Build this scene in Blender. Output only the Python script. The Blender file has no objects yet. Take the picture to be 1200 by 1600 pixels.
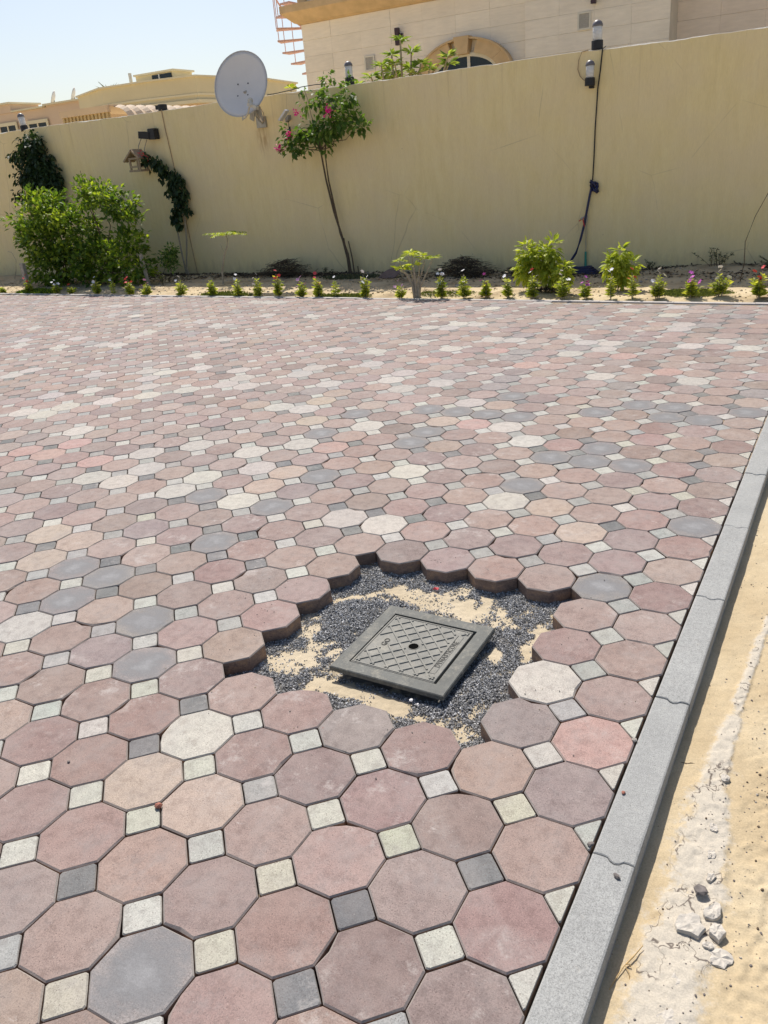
import bpy, math, random
import numpy as np
from mathutils import Vector, Matrix, noise

scene = bpy.context.scene
COL = scene.collection
R = math.radians
rnd = random.Random(7)
rng = np.random.default_rng(11)

# ------------------------------------------------------------------ camera
cam_data = bpy.data.cameras.new("camera")
cam = bpy.data.objects.new("camera", cam_data)
COL.objects.link(cam)
scene.camera = cam
CAM = Vector((0.4965, -1.1506, 1.5437))
cam.matrix_world = Matrix(((0.87596, -0.13073, 0.46433, CAM.x),
                           (0.47676, 0.38123, -0.79206, CAM.y),
                           (-0.07347, 0.91519, 0.39627, CAM.z),
                           (0, 0, 0, 1)))
cam_data.sensor_fit = 'VERTICAL'
cam_data.sensor_height = 36.0
cam_data.lens = 36.0 * 1246.77 / 1600
cam_data.shift_x = -0.0185
cam_data.shift_y = -0.0016
cam_data.clip_start = 0.05
cam_data.clip_end = 2000

# ------------------------------------------------------------------ sky, sun, exposure
SUN = Vector((-0.50, 0.57, 1.0)).normalized()
world = bpy.data.worlds.new("World")
scene.world = world
world.use_nodes = True
wn = world.node_tree
sky = wn.nodes.new('ShaderNodeTexSky')
sky.sky_type = 'NISHITA'
sky.sun_disc = False
sky.sun_elevation = math.asin(SUN.z)
sky.sun_rotation = math.atan2(SUN.x, SUN.y)
sky.air_density = 1.0
sky.dust_density = 1.9
sky.ozone_density = 1.0
wn.links.new(sky.outputs[0], wn.nodes['Background'].inputs[0])
wn.nodes['Background'].inputs[1].default_value = 0.073
sl = bpy.data.lights.new("sun", 'SUN')
sl.energy = 3.2
sl.angle = R(0.55)
sl.color = (1.0, 0.94, 0.86)
sun = bpy.data.objects.new("sun", sl)
COL.objects.link(sun)
sun.rotation_euler = SUN.to_track_quat('Z', 'Y').to_euler()
scene.view_settings.view_transform = 'Standard'
scene.view_settings.look = 'None'
scene.view_settings.gamma = 1
scene.view_settings.use_curve_mapping = False
scene.view_settings.exposure = 0.72
scene.cycles.max_bounces = 8
scene.cycles.diffuse_bounces = 4

# ------------------------------------------------------------------ material helpers
def nodes(name, rough=0.85, spec=0.3):
    m = bpy.data.materials.new(name)
    m.use_nodes = True
    nt = m.node_tree
    b = nt.nodes['Principled BSDF']
    b.inputs['Roughness'].default_value = rough
    b.inputs['Specular IOR Level'].default_value = spec
    return m, nt, b

class N:
    """small wrapper for wiring node trees"""
    def __init__(s, nt): s.nt = nt
    def new(s, t, **kw):
        n = s.nt.nodes.new(t)
        for k, v in kw.items(): setattr(n, k, v)
        return n
    def link(s, a, b): s.nt.links.new(a, b)
    def pos(s, scale=(1, 1, 1), kind='world'):
        if kind == 'world':
            o = s.new('ShaderNodeNewGeometry').outputs['Position']
        else:
            o = s.new('ShaderNodeTexCoord').outputs['Object']
        mp = s.new('ShaderNodeMapping')
        mp.inputs['Scale'].default_value = scale
        s.link(o, mp.inputs['Vector'])
        return mp.outputs['Vector']
    def noise(s, vec, scale, detail=4, rough=.55):
        n = s.new('ShaderNodeTexNoise')
        n.inputs['Scale'].default_value = scale
        n.inputs['Detail'].default_value = detail
        n.inputs['Roughness'].default_value = rough
        s.link(vec, n.inputs['Vector'])
        return n.outputs['Fac']
    def ramp(s, fac, stops):
        r = s.new('ShaderNodeValToRGB')
        e = r.color_ramp.elements
        while len(e) < len(stops): e.new(.5)
        for i, (p, c) in enumerate(stops):
            e[i].position = p
            e[i].color = (*c, 1) if isinstance(c, (tuple, list)) else (c, c, c, 1)
        s.link(fac, r.inputs['Fac'])
        return r.outputs['Color']
    def mix(s, fac, a, b, mode='MIX'):
        n = s.new('ShaderNodeMix', data_type='RGBA', blend_type=mode)
        n.clamp_factor = True
        for sock, v in ((n.inputs[0], fac), (n.inputs[6], a), (n.inputs[7], b)):
            if isinstance(v, (int, float)): sock.default_value = v if sock == n.inputs[0] else (v, v, v, 1)
            elif isinstance(v, tuple): sock.default_value = (*v, 1) if len(v) == 3 else v
            else: s.link(v, sock)
        return n.outputs[2]
    def math(s, op, a, b=0.0, clamp=False):
        n = s.new('ShaderNodeMath', operation=op, use_clamp=clamp)
        for i, v in enumerate((a, b)):
            if isinstance(v, (int, float)): n.inputs[i].default_value = v
            else: s.link(v, n.inputs[i])
        return n.outputs[0]
    def bump(s, h, strength, dist, bsdf, normal=None):
        n = s.new('ShaderNodeBump')
        n.inputs['Strength'].default_value = strength
        n.inputs['Distance'].default_value = dist
        s.link(h, n.inputs['Height'])
        if normal is not None: s.link(normal, n.inputs['Normal'])
        s.link(n.outputs['Normal'], bsdf.inputs['Normal'])
        return n.outputs['Normal']
    def voronoi(s, vec, scale, feature='F1', out='Distance'):
        n = s.new('ShaderNodeTexVoronoi', feature=feature)
        n.inputs['Scale'].default_value = scale
        s.link(vec, n.inputs['Vector'])
        return n.outputs[out]

def simple(name, col, rough=.8, spec=.3, var=.12, scale=30, bump=.0, metal=0.0, coat=0):
    m, nt, b = nodes(name, rough, spec)
    k = N(nt)
    v = k.pos(kind='world')
    f = k.noise(v, scale)
    lo = tuple(c * (1 - var) for c in col); hi = tuple(min(1, c * (1 + var)) for c in col)
    k.link(k.ramp(f, [(.3, lo), (.7, hi)]), b.inputs['Base Color'])
    b.inputs['Metallic'].default_value = metal
    if bump: k.bump(f, bump, .01, b)
    return m

M = {}
def paver_material(name, source):
    m, nt, b = nodes(name, .82, .35)
    k = N(nt)
    p = k.pos()
    if source == 'object':
        oi = k.new('ShaderNodeObjectInfo')
        base, alpha, rand = oi.outputs['Color'], oi.outputs['Alpha'], oi.outputs['Random']
    else:
        at = k.new('ShaderNodeAttribute', attribute_name='tint')
        base, alpha, rand = at.outputs['Color'], at.outputs['Alpha'], at.outputs['Fac']
    grain = k.noise(p, 300, 4, .8)
    mid = k.noise(p, 30, 6, .7)
    big = k.noise(p, 7, 3)
    c = k.mix(k.math('MULTIPLY', k.ramp(mid, [(.42, 0.), (.66, 1.)]), .6), base, k.mix(1.0, base, (1.20, 1.18, 1.16), 'MULTIPLY'))
    c = k.mix(k.math('MULTIPLY', k.ramp(mid, [(.34, 1.), (.50, 0.)]), .7), c, k.mix(1.0, base, (.72, .68, .67), 'MULTIPLY'))
    c = k.mix(1.0, c, k.ramp(grain, [(.28, .48), (.5, 1.0), (.74, 1.36)]), 'MULTIPLY')
    # dark pits and pale grit
    pit = k.voronoi(p, 150)
    pm = k.noise(p, 60, 2)
    pits = k.math('MULTIPLY', k.ramp(pit, [(.15, 1.), (.27, 0.)]), k.ramp(pm, [(.46, 0.), (.58, 1.)]))
    c = k.mix(k.math('MULTIPLY', pits, .75), c, (.10, .07, .065))
    p2 = k.pos(scale=(1.0, 1.3, 1.0))
    grit = k.voronoi(p2, 85)
    gm = k.noise(p2, 24, 2)
    gr = k.math('MULTIPLY', k.ramp(grit, [(.07, 1.), (.13, 0.)]), k.ramp(gm, [(.55, 0.), (.64, 1.)]))
    c = k.mix(k.math('MULTIPLY', gr, .55), c, (.62, .56, .52))
    # pale scuffs left by dust and cement
    sc = k.noise(k.pos(scale=(1, 3.0, 1)), 16, 6, .75)
    sm = k.noise(p, 3.1, 2)
    s = k.math('MULTIPLY', k.ramp(sc, [(.60, 0.), (.70, 1.)]), k.ramp(sm, [(.50, 0.), (.62, 1.)]))
    c = k.mix(k.math('MULTIPLY', s, .6), c, (.55, .50, .47))
    c = k.mix(k.math('MULTIPLY', k.ramp(big, [(.42, 0.), (.75, 1.)]), .22), c, (.46, .40, .36))
    # grey cloudy staining that ignores the joints, and cement haze on single stones
    cl = k.noise(p, 5.5, 6, .75); cl2 = k.noise(k.pos(scale=(1.7, 1, 1)), 19, 5, .75)
    gm_ = k.math('MULTIPLY', k.ramp(cl, [(.47, 0.), (.66, 1.)]), k.ramp(cl2, [(.36, .25), (.62, 1.)]))
    c = k.mix(k.math('MULTIPLY', gm_, .42), c, (.27, .255, .25))
    hz_ = k.math('MULTIPLY', k.ramp(k.noise(p, 9, 7, .8), [(.54, 0.), (.68, 1.)]), k.ramp(k.noise(p, 1.3, 2), [(.44, 0.), (.6, 1.)]))
    c = k.mix(k.math('MULTIPLY', hz_, .6), c, (.50, .46, .43))
    # rare rust red marks
    rs = k.noise(p, 11, 5, .7); rm = k.noise(p, 1.9, 1)
    r_ = k.math('MULTIPLY', k.ramp(rs, [(.70, 0.), (.74, 1.)]), k.ramp(rm, [(.55, 0.), (.6, 1.)]))
    c = k.mix(k.math('MULTIPLY', r_, .7), c, (.26, .09, .06))
    if source == 'object':
        # bloom: a paler, bluish cloud in the middle of the discoloured stones
        oc = k.new('ShaderNodeTexCoord').outputs['Object']
        wob = k.mix(.22, oc, k.new('ShaderNodeTexNoise').outputs['Color'])
        ln = k.new('ShaderNodeVectorMath', operation='LENGTH')
        sep = k.new('ShaderNodeSeparateXYZ'); k.link(oc, sep.inputs[0])
        comb = k.new('ShaderNodeCombineXYZ'); k.link(sep.outputs[0], comb.inputs[0]); k.link(sep.outputs[1], comb.inputs[1])
        k.link(comb.outputs[0], ln.inputs[0])
        wv_ = k.math('SUBTRACT', k.noise(k.pos(scale=(1, 1.5, 1)), 11, 7, .75), .5)
        d = k.math('ADD', ln.outputs['Value'], k.math('MULTIPLY', wv_, .24))
        inner = k.ramp(d, [(.050, 1.), (.085, .7), (.125, 0.)])
        smear = k.math('MULTIPLY', k.ramp(d, [(.0, 1.), (.055, 0.)]), k.ramp(k.noise(p, 34, 6, .8), [(.3, .25), (.62, 1.)]))
        fl = k.math('LESS_THAN', alpha, .75)
        c2 = k.mix(inner, c, k.mix(smear, (.195, .193, .197), (.28, .28, .285)))
        c2 = k.mix(1.0, c2, k.ramp(grain, [(.25, .75), (.75, 1.18)]), 'MULTIPLY')
        c = k.mix(fl, c, c2)
    k.link(c, b.inputs['Base Color'])
    h = k.math('ADD', k.math('MULTIPLY', grain, .5), k.math('MULTIPLY', k.math('SUBTRACT', 1, pits), .8))
    k.bump(h, .35, .0016, b)
    return m
M['paver'] = paver_material("paver_face", 'object')
M['paver_field'] = paver_material("paver_face_field", 'attr')

def paver_rim():
    m, nt, b = nodes("paver_rim", .9, .2)
    k = N(nt); p = k.pos()
    oi = k.new('ShaderNodeObjectInfo')
    g = k.noise(p, 300, 3, .7)
    dirt = k.mix(.5, oi.outputs['Color'], (.42, .39, .355))
    c = k.mix(1.0, dirt, k.ramp(g, [(.25, .72), (.75, 1.15)]), 'MULTIPLY')
    k.link(c, b.inputs['Base Color']); k.bump(g, .4, .002, b)
    return m
M['rim'] = paver_rim()

def paver_side():
    m, nt, b = nodes("paver_side_damp", .8, .3)
    k = N(nt)
    p = k.pos(scale=(1, 1, 1.6))
    a = k.noise(p, 14, 5, .65); g = k.noise(p, 160, 3)
    c = k.ramp(a, [(.30, (.13, .095, .08)), (.5, (.24, .165, .13)), (.62, (.34, .22, .145)), (.72, (.42, .23, .115))])
    c = k.mix(1.0, c, k.ramp(g, [(.3, .75), (.7, 1.2)]), 'MULTIPLY')
    k.link(c, b.inputs['Base Color']); k.bump(g, .5, .004, b)
    return m
M['side'] = paver_side()

def sand(name, base, dark, pale, speck=.5, tone=1.0):
    m, nt, b = nodes(name, .95, .15)
    k = N(nt); p = k.pos()
    a = k.noise(p, 2.2, 5, .6); g = k.noise(p, 220, 4, .7); mid = k.noise(p, 26, 5, .65)
    c = k.ramp(a, [(.3, dark), (.5, base), (.72, pale)])
    c = k.mix(k.math('MULTIPLY', k.ramp(mid, [(.55, 0.), (.75, 1.)]), .35), c, dark)
    c = k.mix(1.0, c, k.ramp(g, [(.25, .82), (.75, 1.14)]), 'MULTIPLY')
    v = k.voronoi(p, 95); vm = k.noise(p, 9, 3)
    sp = k.math('MULTIPLY', k.ramp(v, [(.10, 1.), (.18, 0.)]), k.ramp(vm, [(.50, 0.), (.62, 1.)]))
    c = k.mix(k.math('MULTIPLY', sp, speck), c, (.16, .12, .085))
    k.link(c, b.inputs['Base Color'])
    h = k.math('ADD', k.math('MULTIPLY', g, .35), mid)
    k.bump(h, .5, .008, b)
    return m, nt, b, k, c
M['sand'] = sand("dry_sand", (.60, .485, .30), (.53, .41, .24), (.65, .55, .38))[0]
M['soil'] = sand("bed_soil", (.55, .44, .28), (.27, .20, .125), (.66, .55, .37), .7)[0]
def hole_sand_mat():
    m, nt, b, k, c = sand("hole_sand", (.51, .43, .305), (.42, .345, .235), (.58, .50, .375), .7)
    at = k.new('ShaderNodeAttribute', attribute_name='dust')
    c = k.mix(k.ramp(at.outputs['Fac'], [(.35, 0.), (.75, .9)]), c, (.13, .13, .125))
    k.link(c, b.inputs['Base Color'])
    return m
M['hole_sand'] = hole_sand_mat()

def crust_sand():
    """sand beside the kerb, whitened by the spilt haunching mortar"""
    m, nt, b, k, c = sand("sand_with_mortar", (.53, .43, .28), (.45, .35, .215), (.58, .49, .34), .7)
    at = k.new('ShaderNodeAttribute', attribute_name='mortar')
    p = k.pos()
    br = k.noise(p, 17, 7, .78)
    f = k.math('ADD', at.outputs['Fac'], k.math('MULTIPLY', k.math('SUBTRACT', br, .5), 1.9))
    g = k.noise(p, 260, 3)
    vo = k.voronoi(k.mix(.12, p, k.new('ShaderNodeTexNoise').outputs['Color']), 11, 'DISTANCE_TO_EDGE')
    cm = k.noise(p, 6, 3)
    crack = k.math('MULTIPLY', k.math('MULTIPLY', k.ramp(vo, [(.008, 1.), (.030, 0.)]), k.ramp(cm, [(.44, 0.), (.52, 1.)])), k.ramp(at.outputs['Fac'], [(.45, 0.), (.6, 1.)]))
    pale = k.mix(1.0, (.53, .485, .41), k.ramp(g, [(.3, .85), (.7, 1.1)]), 'MULTIPLY')
    c = k.mix(k.math('MULTIPLY', k.ramp(f, [(.40, 0.), (.52, .35), (.70, 1.)]), .9), c, pale)
    c = k.mix(k.math('MULTIPLY', crack, .85), c, (.10, .08, .07))
    k.link(c, b.inputs['Base Color'])
    return m
M['crust_sand'] = crust_sand()
M['mortar'] = simple("dried_mortar", (.52, .48, .42), .95, .15, .14, 60, .5)
M['stone_dark'] = simple("dark_stone", (.17, .15, .14), .8, .3, .3, 60, .3)
M['stone_red'] = simple("red_stone", (.30, .12, .085), .8, .3, .3, 60, .3)
M['stone_grey'] = simple("grey_stone", (.36, .33, .29), .9, .3, .2, 40, .4)

def concrete_kerb():
    m, nt, b = nodes("kerb_concrete", .88, .25)
    k = N(nt); p = k.pos()
    g = k.noise(p, 300, 4, .85); a = k.noise(p, 5, 4, .6); mid = k.noise(p, 70, 4)
    c = k.ramp(a, [(.3, (.315, .318, .31)), (.7, (.385, .388, .375))])
    c = k.mix(1.0, c, k.ramp(g, [(.30, .45), (.5, .96), (.72, 1.38)]), 'MULTIPLY')
    c = k.mix(1.0, c, k.ramp(mid, [(.3, .9), (.7, 1.07)]), 'MULTIPLY')
    sp_ = k.math('MULTIPLY', k.ramp(k.noise(p, 16, 6, .8), [(.60, 0.), (.72, 1.)]), .5)
    c = k.mix(sp_, c, (.46, .43, .375))
    pt = k.math('MULTIPLY', k.ramp(k.voronoi(p, 70), [(.08, 1.), (.14, 0.)]), k.ramp(k.noise(p, 20, 2), [(.52, 0.), (.62, 1.)]))
    c = k.mix(k.math('MULTIPLY', pt, .7), c, (.10, .10, .095))
    k.link(c, b.inputs['Base Color']); k.bump(g, .45, .002, b)
    return m
M['kerb'] = concrete_kerb()
M['edge_strip'] = simple("edging_concrete", (.46, .43, .41), .9, .2, .12, 12, .2)
M['bedding'] = simple("joint_sand", (.30, .24, .18), .95, .1, .3, 60, .3)

def gravel_mat():
    m, nt, b = nodes("basalt_chippings", .75, .4)
    k = N(nt); p = k.pos()
    at = k.new('ShaderNodeAttribute', attribute_name='tint')
    g = k.noise(p, 500, 2)
    c = k.mix(1.0, at.outputs['Color'], k.ramp(g, [(.3, .8), (.7, 1.2)]), 'MULTIPLY')
    k.link(c, b.inputs['Base Color'])
    return m
M['gravel'] = gravel_mat()

def cover_mat(name, lo, hi):
    m, nt, b = nodes(name, .68, .4)
    k = N(nt); p = k.pos()
    a = k.noise(p, 16, 6, .68); g = k.noise(p, 260, 3, .7)
    c = k.ramp(a, [(.30, lo), (.70, hi)])
    c = k.mix(1.0, c, k.ramp(g, [(.3, .85), (.7, 1.13)]), 'MULTIPLY')
    st = k.noise(p, 30, 4, .7)
    c = k.mix(k.math('MULTIPLY', k.ramp(st, [(.60, 0.), (.72, 1.)]), .5), c, (.34, .33, .29))
    st2 = k.noise(k.pos(scale=(1.2, 1, 1)), 22, 3)
    c = k.mix(k.math('MULTIPLY', k.ramp(st2, [(.64, 0.), (.74, 1.)]), .55), c, (.06, .06, .055))
    du = k.math('MULTIPLY', k.ramp(k.noise(p, 13, 7, .8), [(.50, 0.), (.66, 1.)]), k.ramp(k.noise(p, 90, 3, .7), [(.35, .2), (.6, 1.)]))
    c = k.mix(k.math('MULTIPLY', du, .5), c, (.40, .365, .29))
    scr = k.ramp(k.noise(k.pos(scale=(4, 60, 1)), 3, 5, .8), [(.66, 0.), (.74, 1.)])
    c = k.mix(k.math('MULTIPLY', scr, .35), c, (.42, .42, .40))
    k.link(c, b.inputs['Base Color']); k.bump(g, .35, .002, b)
    return m
M['cover_frame'] = cover_mat("cover_frame_composite", (.085, .089, .083), (.135, .139, .128))
M['cover_lid'] = cover_mat("cover_lid_composite", (.155, .155, .14), (.245, .24, .215))
M['black'] = simple("black_plastic", (.018, .019, .022), .5, .4, .2)
_m, _nt, _b = nodes('keyhole_painted_shade', 1.0, 0.0); _b.inputs['Base Color'].default_value = (.006, .006, .006, 1); M['hole_shade'] = _m  # black colour painted in for the shade inside the keyhole
M['shade_dark'] = simple("painted_shadow_dark", (.05, .05, .045), .7, .4, .2)  # dark colour put in for shade below the frame and at the raised letters

def wall_mat():
    m, nt, b = nodes("ochre_render", .93, .15)
    k = N(nt)
    p = k.pos()
    streak = k.noise(k.pos(scale=(6, 6, 1.1)), 1.6, 7, .68)
    patch = k.noise(k.pos(scale=(.8, .8, 1.1)), 1.1, 4, .6)
    fine = k.noise(k.pos(scale=(60, 60, 9)), 1.5, 5, .7)
    c = k.ramp(streak, [(.25, (.84, .675, .335)), (.5, (.90, .735, .39)), (.78, (.95, .80, .46))])
    c = k.mix(k.math('MULTIPLY', k.ramp(patch, [(.40, 0.), (.62, 1.)]), .65), c, (.87, .71, .44))
    c = k.mix(1.0, c, k.ramp(fine, [(.3, .94), (.7, 1.04)]), 'MULTIPLY')
    # old water runs from the top and a greenish band of damp low down
    sep = k.new('ShaderNodeSeparateXYZ'); k.link(p, sep.inputs[0])
    runs = k.noise(k.pos(scale=(9, 9, .28)), 1.7, 5, .7)
    top = k.ramp(k.math('DIVIDE', sep.outputs[2], 3.0), [(.60, 0.), (.90, 1.)])
    rr = k.math('MULTIPLY', k.ramp(runs, [(.56, 0.), (.72, 1.)]), top)
    c = k.mix(k.math('MULTIPLY', rr, .5), c, (.60, .46, .25))
    damp = k.math('ADD', sep.outputs[2], k.math('MULTIPLY', k.math('SUBTRACT', k.noise(p, 1.2, 5, .65), .5), .9))
    lowm = k.ramp(damp, [(.0, 1.), (.62, 0.)])
    c = k.mix(k.math('MULTIPLY', lowm, .35), c, (.84, .70, .38))
    splash = k.math('MULTIPLY', k.ramp(k.math('ADD', sep.outputs[2], k.math('MULTIPLY', k.math('SUBTRACT', k.noise(k.pos(scale=(3, 3, 1)), 3, 6, .75), .5), .7)), [(.0, 1.), (.22, 0.)]), .45)
    c = k.mix(splash, c, (.50, .38, .23))
    nick = k.voronoi(k.pos(scale=(1, 1, .8)), 2.6)
    c = k.mix(k.ramp(nick, [(.012, .55), (.02, 0.)]), c, (.33, .22, .14))
    # rust run below the dish bracket, and hairline cracks
    def near(cx, cz, rx, rz):
        u = k.math('DIVIDE', k.math('SUBTRACT', sep.outputs[0], cx), rx); v = k.math('DIVIDE', k.math('SUBTRACT', sep.outputs[2], cz), rz)
        return k.math('EXPONENT', k.math('MULTIPLY', k.math('ADD', k.math('MULTIPLY', u, u), k.math('MULTIPLY', v, v)), -1.0))
    rn_ = k.noise(k.pos(scale=(22, 22, 3)), 1.5, 5, .7)
    c = k.mix(k.math('MULTIPLY', k.math('MULTIPLY', near(-8.2, 2.12, .11, .20), k.ramp(rn_, [(.4, 0.), (.6, 1.)])), .75), c, (.42, .24, .10))
    wob = k.mix(.10, p, k.new('ShaderNodeTexNoise').outputs['Color'])
    ve = k.voronoi(wob, .9, 'DISTANCE_TO_EDGE')
    ck = k.math('MULTIPLY', k.ramp(ve, [(.0012, 1.), (.005, 0.)]), k.ramp(k.noise(p, .9, 4), [(.50, 0.), (.6, 1.)]))
    c = k.mix(k.math('MULTIPLY', ck, .40), c, (.35, .27, .16))
    k.link(c, b.inputs['Base Color'])
    comb = k.noise(k.pos(scale=(26, 26, 6)), 1.2, 6, .75)
    blob = k.noise(k.pos(scale=(6, 6, 3)), 1.0, 4)
    k.bump(k.math('ADD', k.math('MULTIPLY', comb, .45), blob), .38, .02, b)
    return m
M['wall'] = wall_mat()
M['wall_chip'] = simple("bare_plaster", (.62, .58, .50), .9, .2, .1, 20)

def slab_mat():
    m, nt, b = nodes("cream_stone_cladding", .85, .2)
    k = N(nt)
    oi = k.new('ShaderNodeObjectInfo')
    p = k.pos()
    v = k.noise(k.pos(scale=(2.5, 2.5, 14)), 1.6, 5, .65)
    g = k.noise(k.pos(scale=(1, 1, 1)), 2.0, 3)
    c = k.mix(1.0, oi.outputs['Color'], k.ramp(v, [(.3, .93), (.7, 1.04)]), 'MULTIPLY')
    c = k.mix(1.0, c, k.ramp(g, [(.3, .95), (.7, 1.04)]), 'MULTIPLY')
    k.link(c, b.inputs['Base Color']); k.bump(v, .4, .01, b)
    return m
M['slab'] = slab_mat()
M['villa_core'] = simple("villa_backing", (.66, .60, .51), .9, .2, .08, 3)
M['tan'] = simple("tan_sandstone", (.60, .44, .26), .85, .25, .12, 5, .2)
M['white_frame'] = simple("white_frame", (.68, .66, .60), .5, .4, .04)
M['vent_grille'] = simple("vent_grille", (.42, .41, .40), .6, .4, .1)
M['purple_iron'] = simple("dark_fitting", (.055, .03, .045), .5, .4, .1)
M['pink_iron'] = simple("pink_red_iron", (.60, .40, .36), .6, .4, .1)
def glass_dark():
    m, nt, b = nodes("window_glass", .08, .6)
    b.inputs['Base Color'].default_value = (.012, .013, .016, 1)
    return m
M['glass'] = glass_dark()
def lamp_glass():
    m, nt, b = nodes("ribbed_lamp_glass", .22, .5)
    k = N(nt)
    w = k.new('ShaderNodeTexWave', wave_type='BANDS', bands_direction='Z')
    w.inputs['Scale'].default_value = 20
    k.link(k.pos(), w.inputs['Vector'])
    k.link(k.ramp(w.outputs['Fac'], [(.2, (.66, .67, .67)), (.8, (.86, .87, .87))]), b.inputs['Base Color'])
    b.inputs['Transmission Weight'].default_value = .12
    k.bump(w.outputs['Fac'], .5, .004, b)
    return m
M['lamp_glass'] = lamp_glass()
M['dish'] = simple("dish_grey_paint", (.74, .72, .69), .7, .35, .04, 3)
M['dish_rim'] = simple("dish_rim_paint", (.52, .52, .52), .5, .4, .04)
M['lnb_white'] = simple("aged_white_plastic", (.62, .58, .48), .6, .3, .1, 20)
M['galv'] = simple("weathered_galvanised_steel", (.42, .40, .35), .55, .4, .2, 15, 0, .3)
M['yellow'] = simple("yellow_house_render", (.72, .62, .40), .9, .15, .05, .7)
M['yellow_light'] = simple("yellow_moulding", (.78, .69, .48), .9, .15, .04, .7)
M['peach'] = simple("peach_house_render", (.70, .53, .38), .9, .15, .05, .7)
M['carport'] = simple("cream_ribbed_canopy", (.60, .475, .345), .75, .25, .06, 2)
M['carport_sheet'] = simple("sandy_ribbed_sheet", (.50, .39, .22), .8, .2, .08, 2)
M['bark'] = simple("brown_bark", (.13, .095, .065), .9, .15, .3, 60, .4)
M['bark_pale'] = simple("pale_grey_bark", (.40, .34, .26), .9, .15, .2, 40, .4)
M['wood_pale'] = simple("weathered_wood", (.42, .37, .30), .9, .15, .2, 30, .4)
M['wood_box'] = simple("birdhouse_wood", (.40, .30, .20), .8, .2, .15, 30, .2)
M['dry'] = simple("dry_brush", (.10, .078, .055), .95, .1, .35, 30)
M['straw'] = simple("straw", (.52, .36, .17), .8, .2, .2, 60)
M['hose'] = simple("navy_hose", (.018, .022, .075), .45, .45, .2)
M['cable'] = simple("dark_cable", (.03, .028, .03), .6, .3, .2)
M['cable_brown'] = simple("brown_cable", (.42, .30, .18), .7, .3, .15)
M['cream_pipe'] = simple("cream_pipe", (.52, .45, .30), .6, .3, .08)
M['teal'] = simple("teal_sleeve", (.06, .30, .22), .5, .4, .1)
M['red_plastic'] = simple("red_plastic", (.60, .04, .035), .45, .4, .1)
M['lid_brown'] = simple("mauve_brown_lid", (.20, .14, .125), .7, .3, .2, 12)
M['cloth'] = simple("grey_cloth", (.40, .38, .36), .9, .15, .15, 14)
M['hot_pink'] = simple("pink_wrapper", (.78, .08, .09), .5, .4, .05)

def leaf_mat(name, a, b_, c, trans=.35, rough=.55):
    m, nt, b = nodes(name, rough, .35)
    k = N(nt)
    at = k.new('ShaderNodeAttribute', attribute_name='shade')
    col = k.ramp(at.outputs['Fac'], [(.0, a), (.5, b_), (1., c)])
    k.link(col, b.inputs['Base Color'])
    tr = k.new('ShaderNodeBsdfTranslucent')
    k.link(k.mix(1.0, col, (1.5, 1.6, .6), 'MULTIPLY'), tr.inputs['Color'])
    ms = k.new('ShaderNodeMixShader'); ms.inputs[0].default_value = trans
    k.link(b.outputs[0], ms.inputs[1]); k.link(tr.outputs[0], ms.inputs[2])
    k.link(ms.outputs[0], nt.nodes['Material Output'].inputs['Surface'])
    return m
M['leaf_shrub'] = leaf_mat("shrub_leaf", (.04, .085, .016), (.13, .21, .03), (.42, .48, .06), .38)
M['leaf_dark'] = leaf_mat("dark_vine_leaf", (.012, .028, .012), (.025, .052, .018), (.06, .10, .03), .18)
M['leaf_boug'] = leaf_mat("bougainvillea_leaf", (.04, .09, .02), (.10, .18, .035), (.26, .36, .08), .35)
M['leaf_lime'] = leaf_mat("lime_leaf", (.20, .26, .03), (.36, .41, .05), (.55, .56, .10), .4)
M['leaf_flower'] = leaf_mat("periwinkle_leaf", (.15, .20, .025), (.34, .38, .05), (.60, .58, .13), .4)
M['leaf_plumeria'] = leaf_mat("plumeria_leaf", (.10, .17, .04), (.22, .30, .07), (.42, .48, .15), .35)
M['leaf_grass'] = leaf_mat("ground_cover_leaf", (.07, .09, .025), (.13, .15, .045), (.22, .23, .08), .25)
M['leaf_dusty'] = leaf_mat("dusty_weed_leaf", (.06, .07, .035), (.10, .11, .055), (.17, .17, .10), .2)
def petal(name, col):
    m, nt, b = nodes(name, .6, .2)
    b.inputs['Base Color'].default_value = (*col, 1)
    return m
M['petal_white'] = petal("white_petal", (.82, .80, .80))
M['petal_red'] = petal("coral_red_petal", (.66, .08, .09))
M['petal_purple'] = petal("magenta_petal", (.48, .09, .42))
M['petal_mauve'] = petal("mauve_petal", (.50, .26, .42))
M['petal_pink'] = petal("hot_pink_petal", (.85, .05, .32))

# ------------------------------------------------------------------ object helpers
def put(name, me, mat=None, parent=None, loc=None):
    o = bpy.data.objects.new(name, me)
    COL.objects.link(o)
    if mat is not None:
        for mm in (mat if isinstance(mat, (list, tuple)) else [mat]): me.materials.append(mm)
    if parent is not None: o.parent = parent
    if loc is not None: o.location = loc
    return o
def thing(name, label, cat, loc=(0, 0, 0), rotz=0, group=None):
    o = bpy.data.objects.new(name, None)
    COL.objects.link(o)
    o.empty_display_size = .1
    o.location = loc; o.rotation_euler = (0, 0, rotz)
    return tag(o, label, cat, group)
def tag(o, label, cat, group=None):
    o['label'] = label; o['category'] = cat
    if group: o['group'] = group
    return o
def structure(o): o['kind'] = 'structure'; return o
def stuff(o): o['kind'] = 'stuff'; return o

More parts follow.
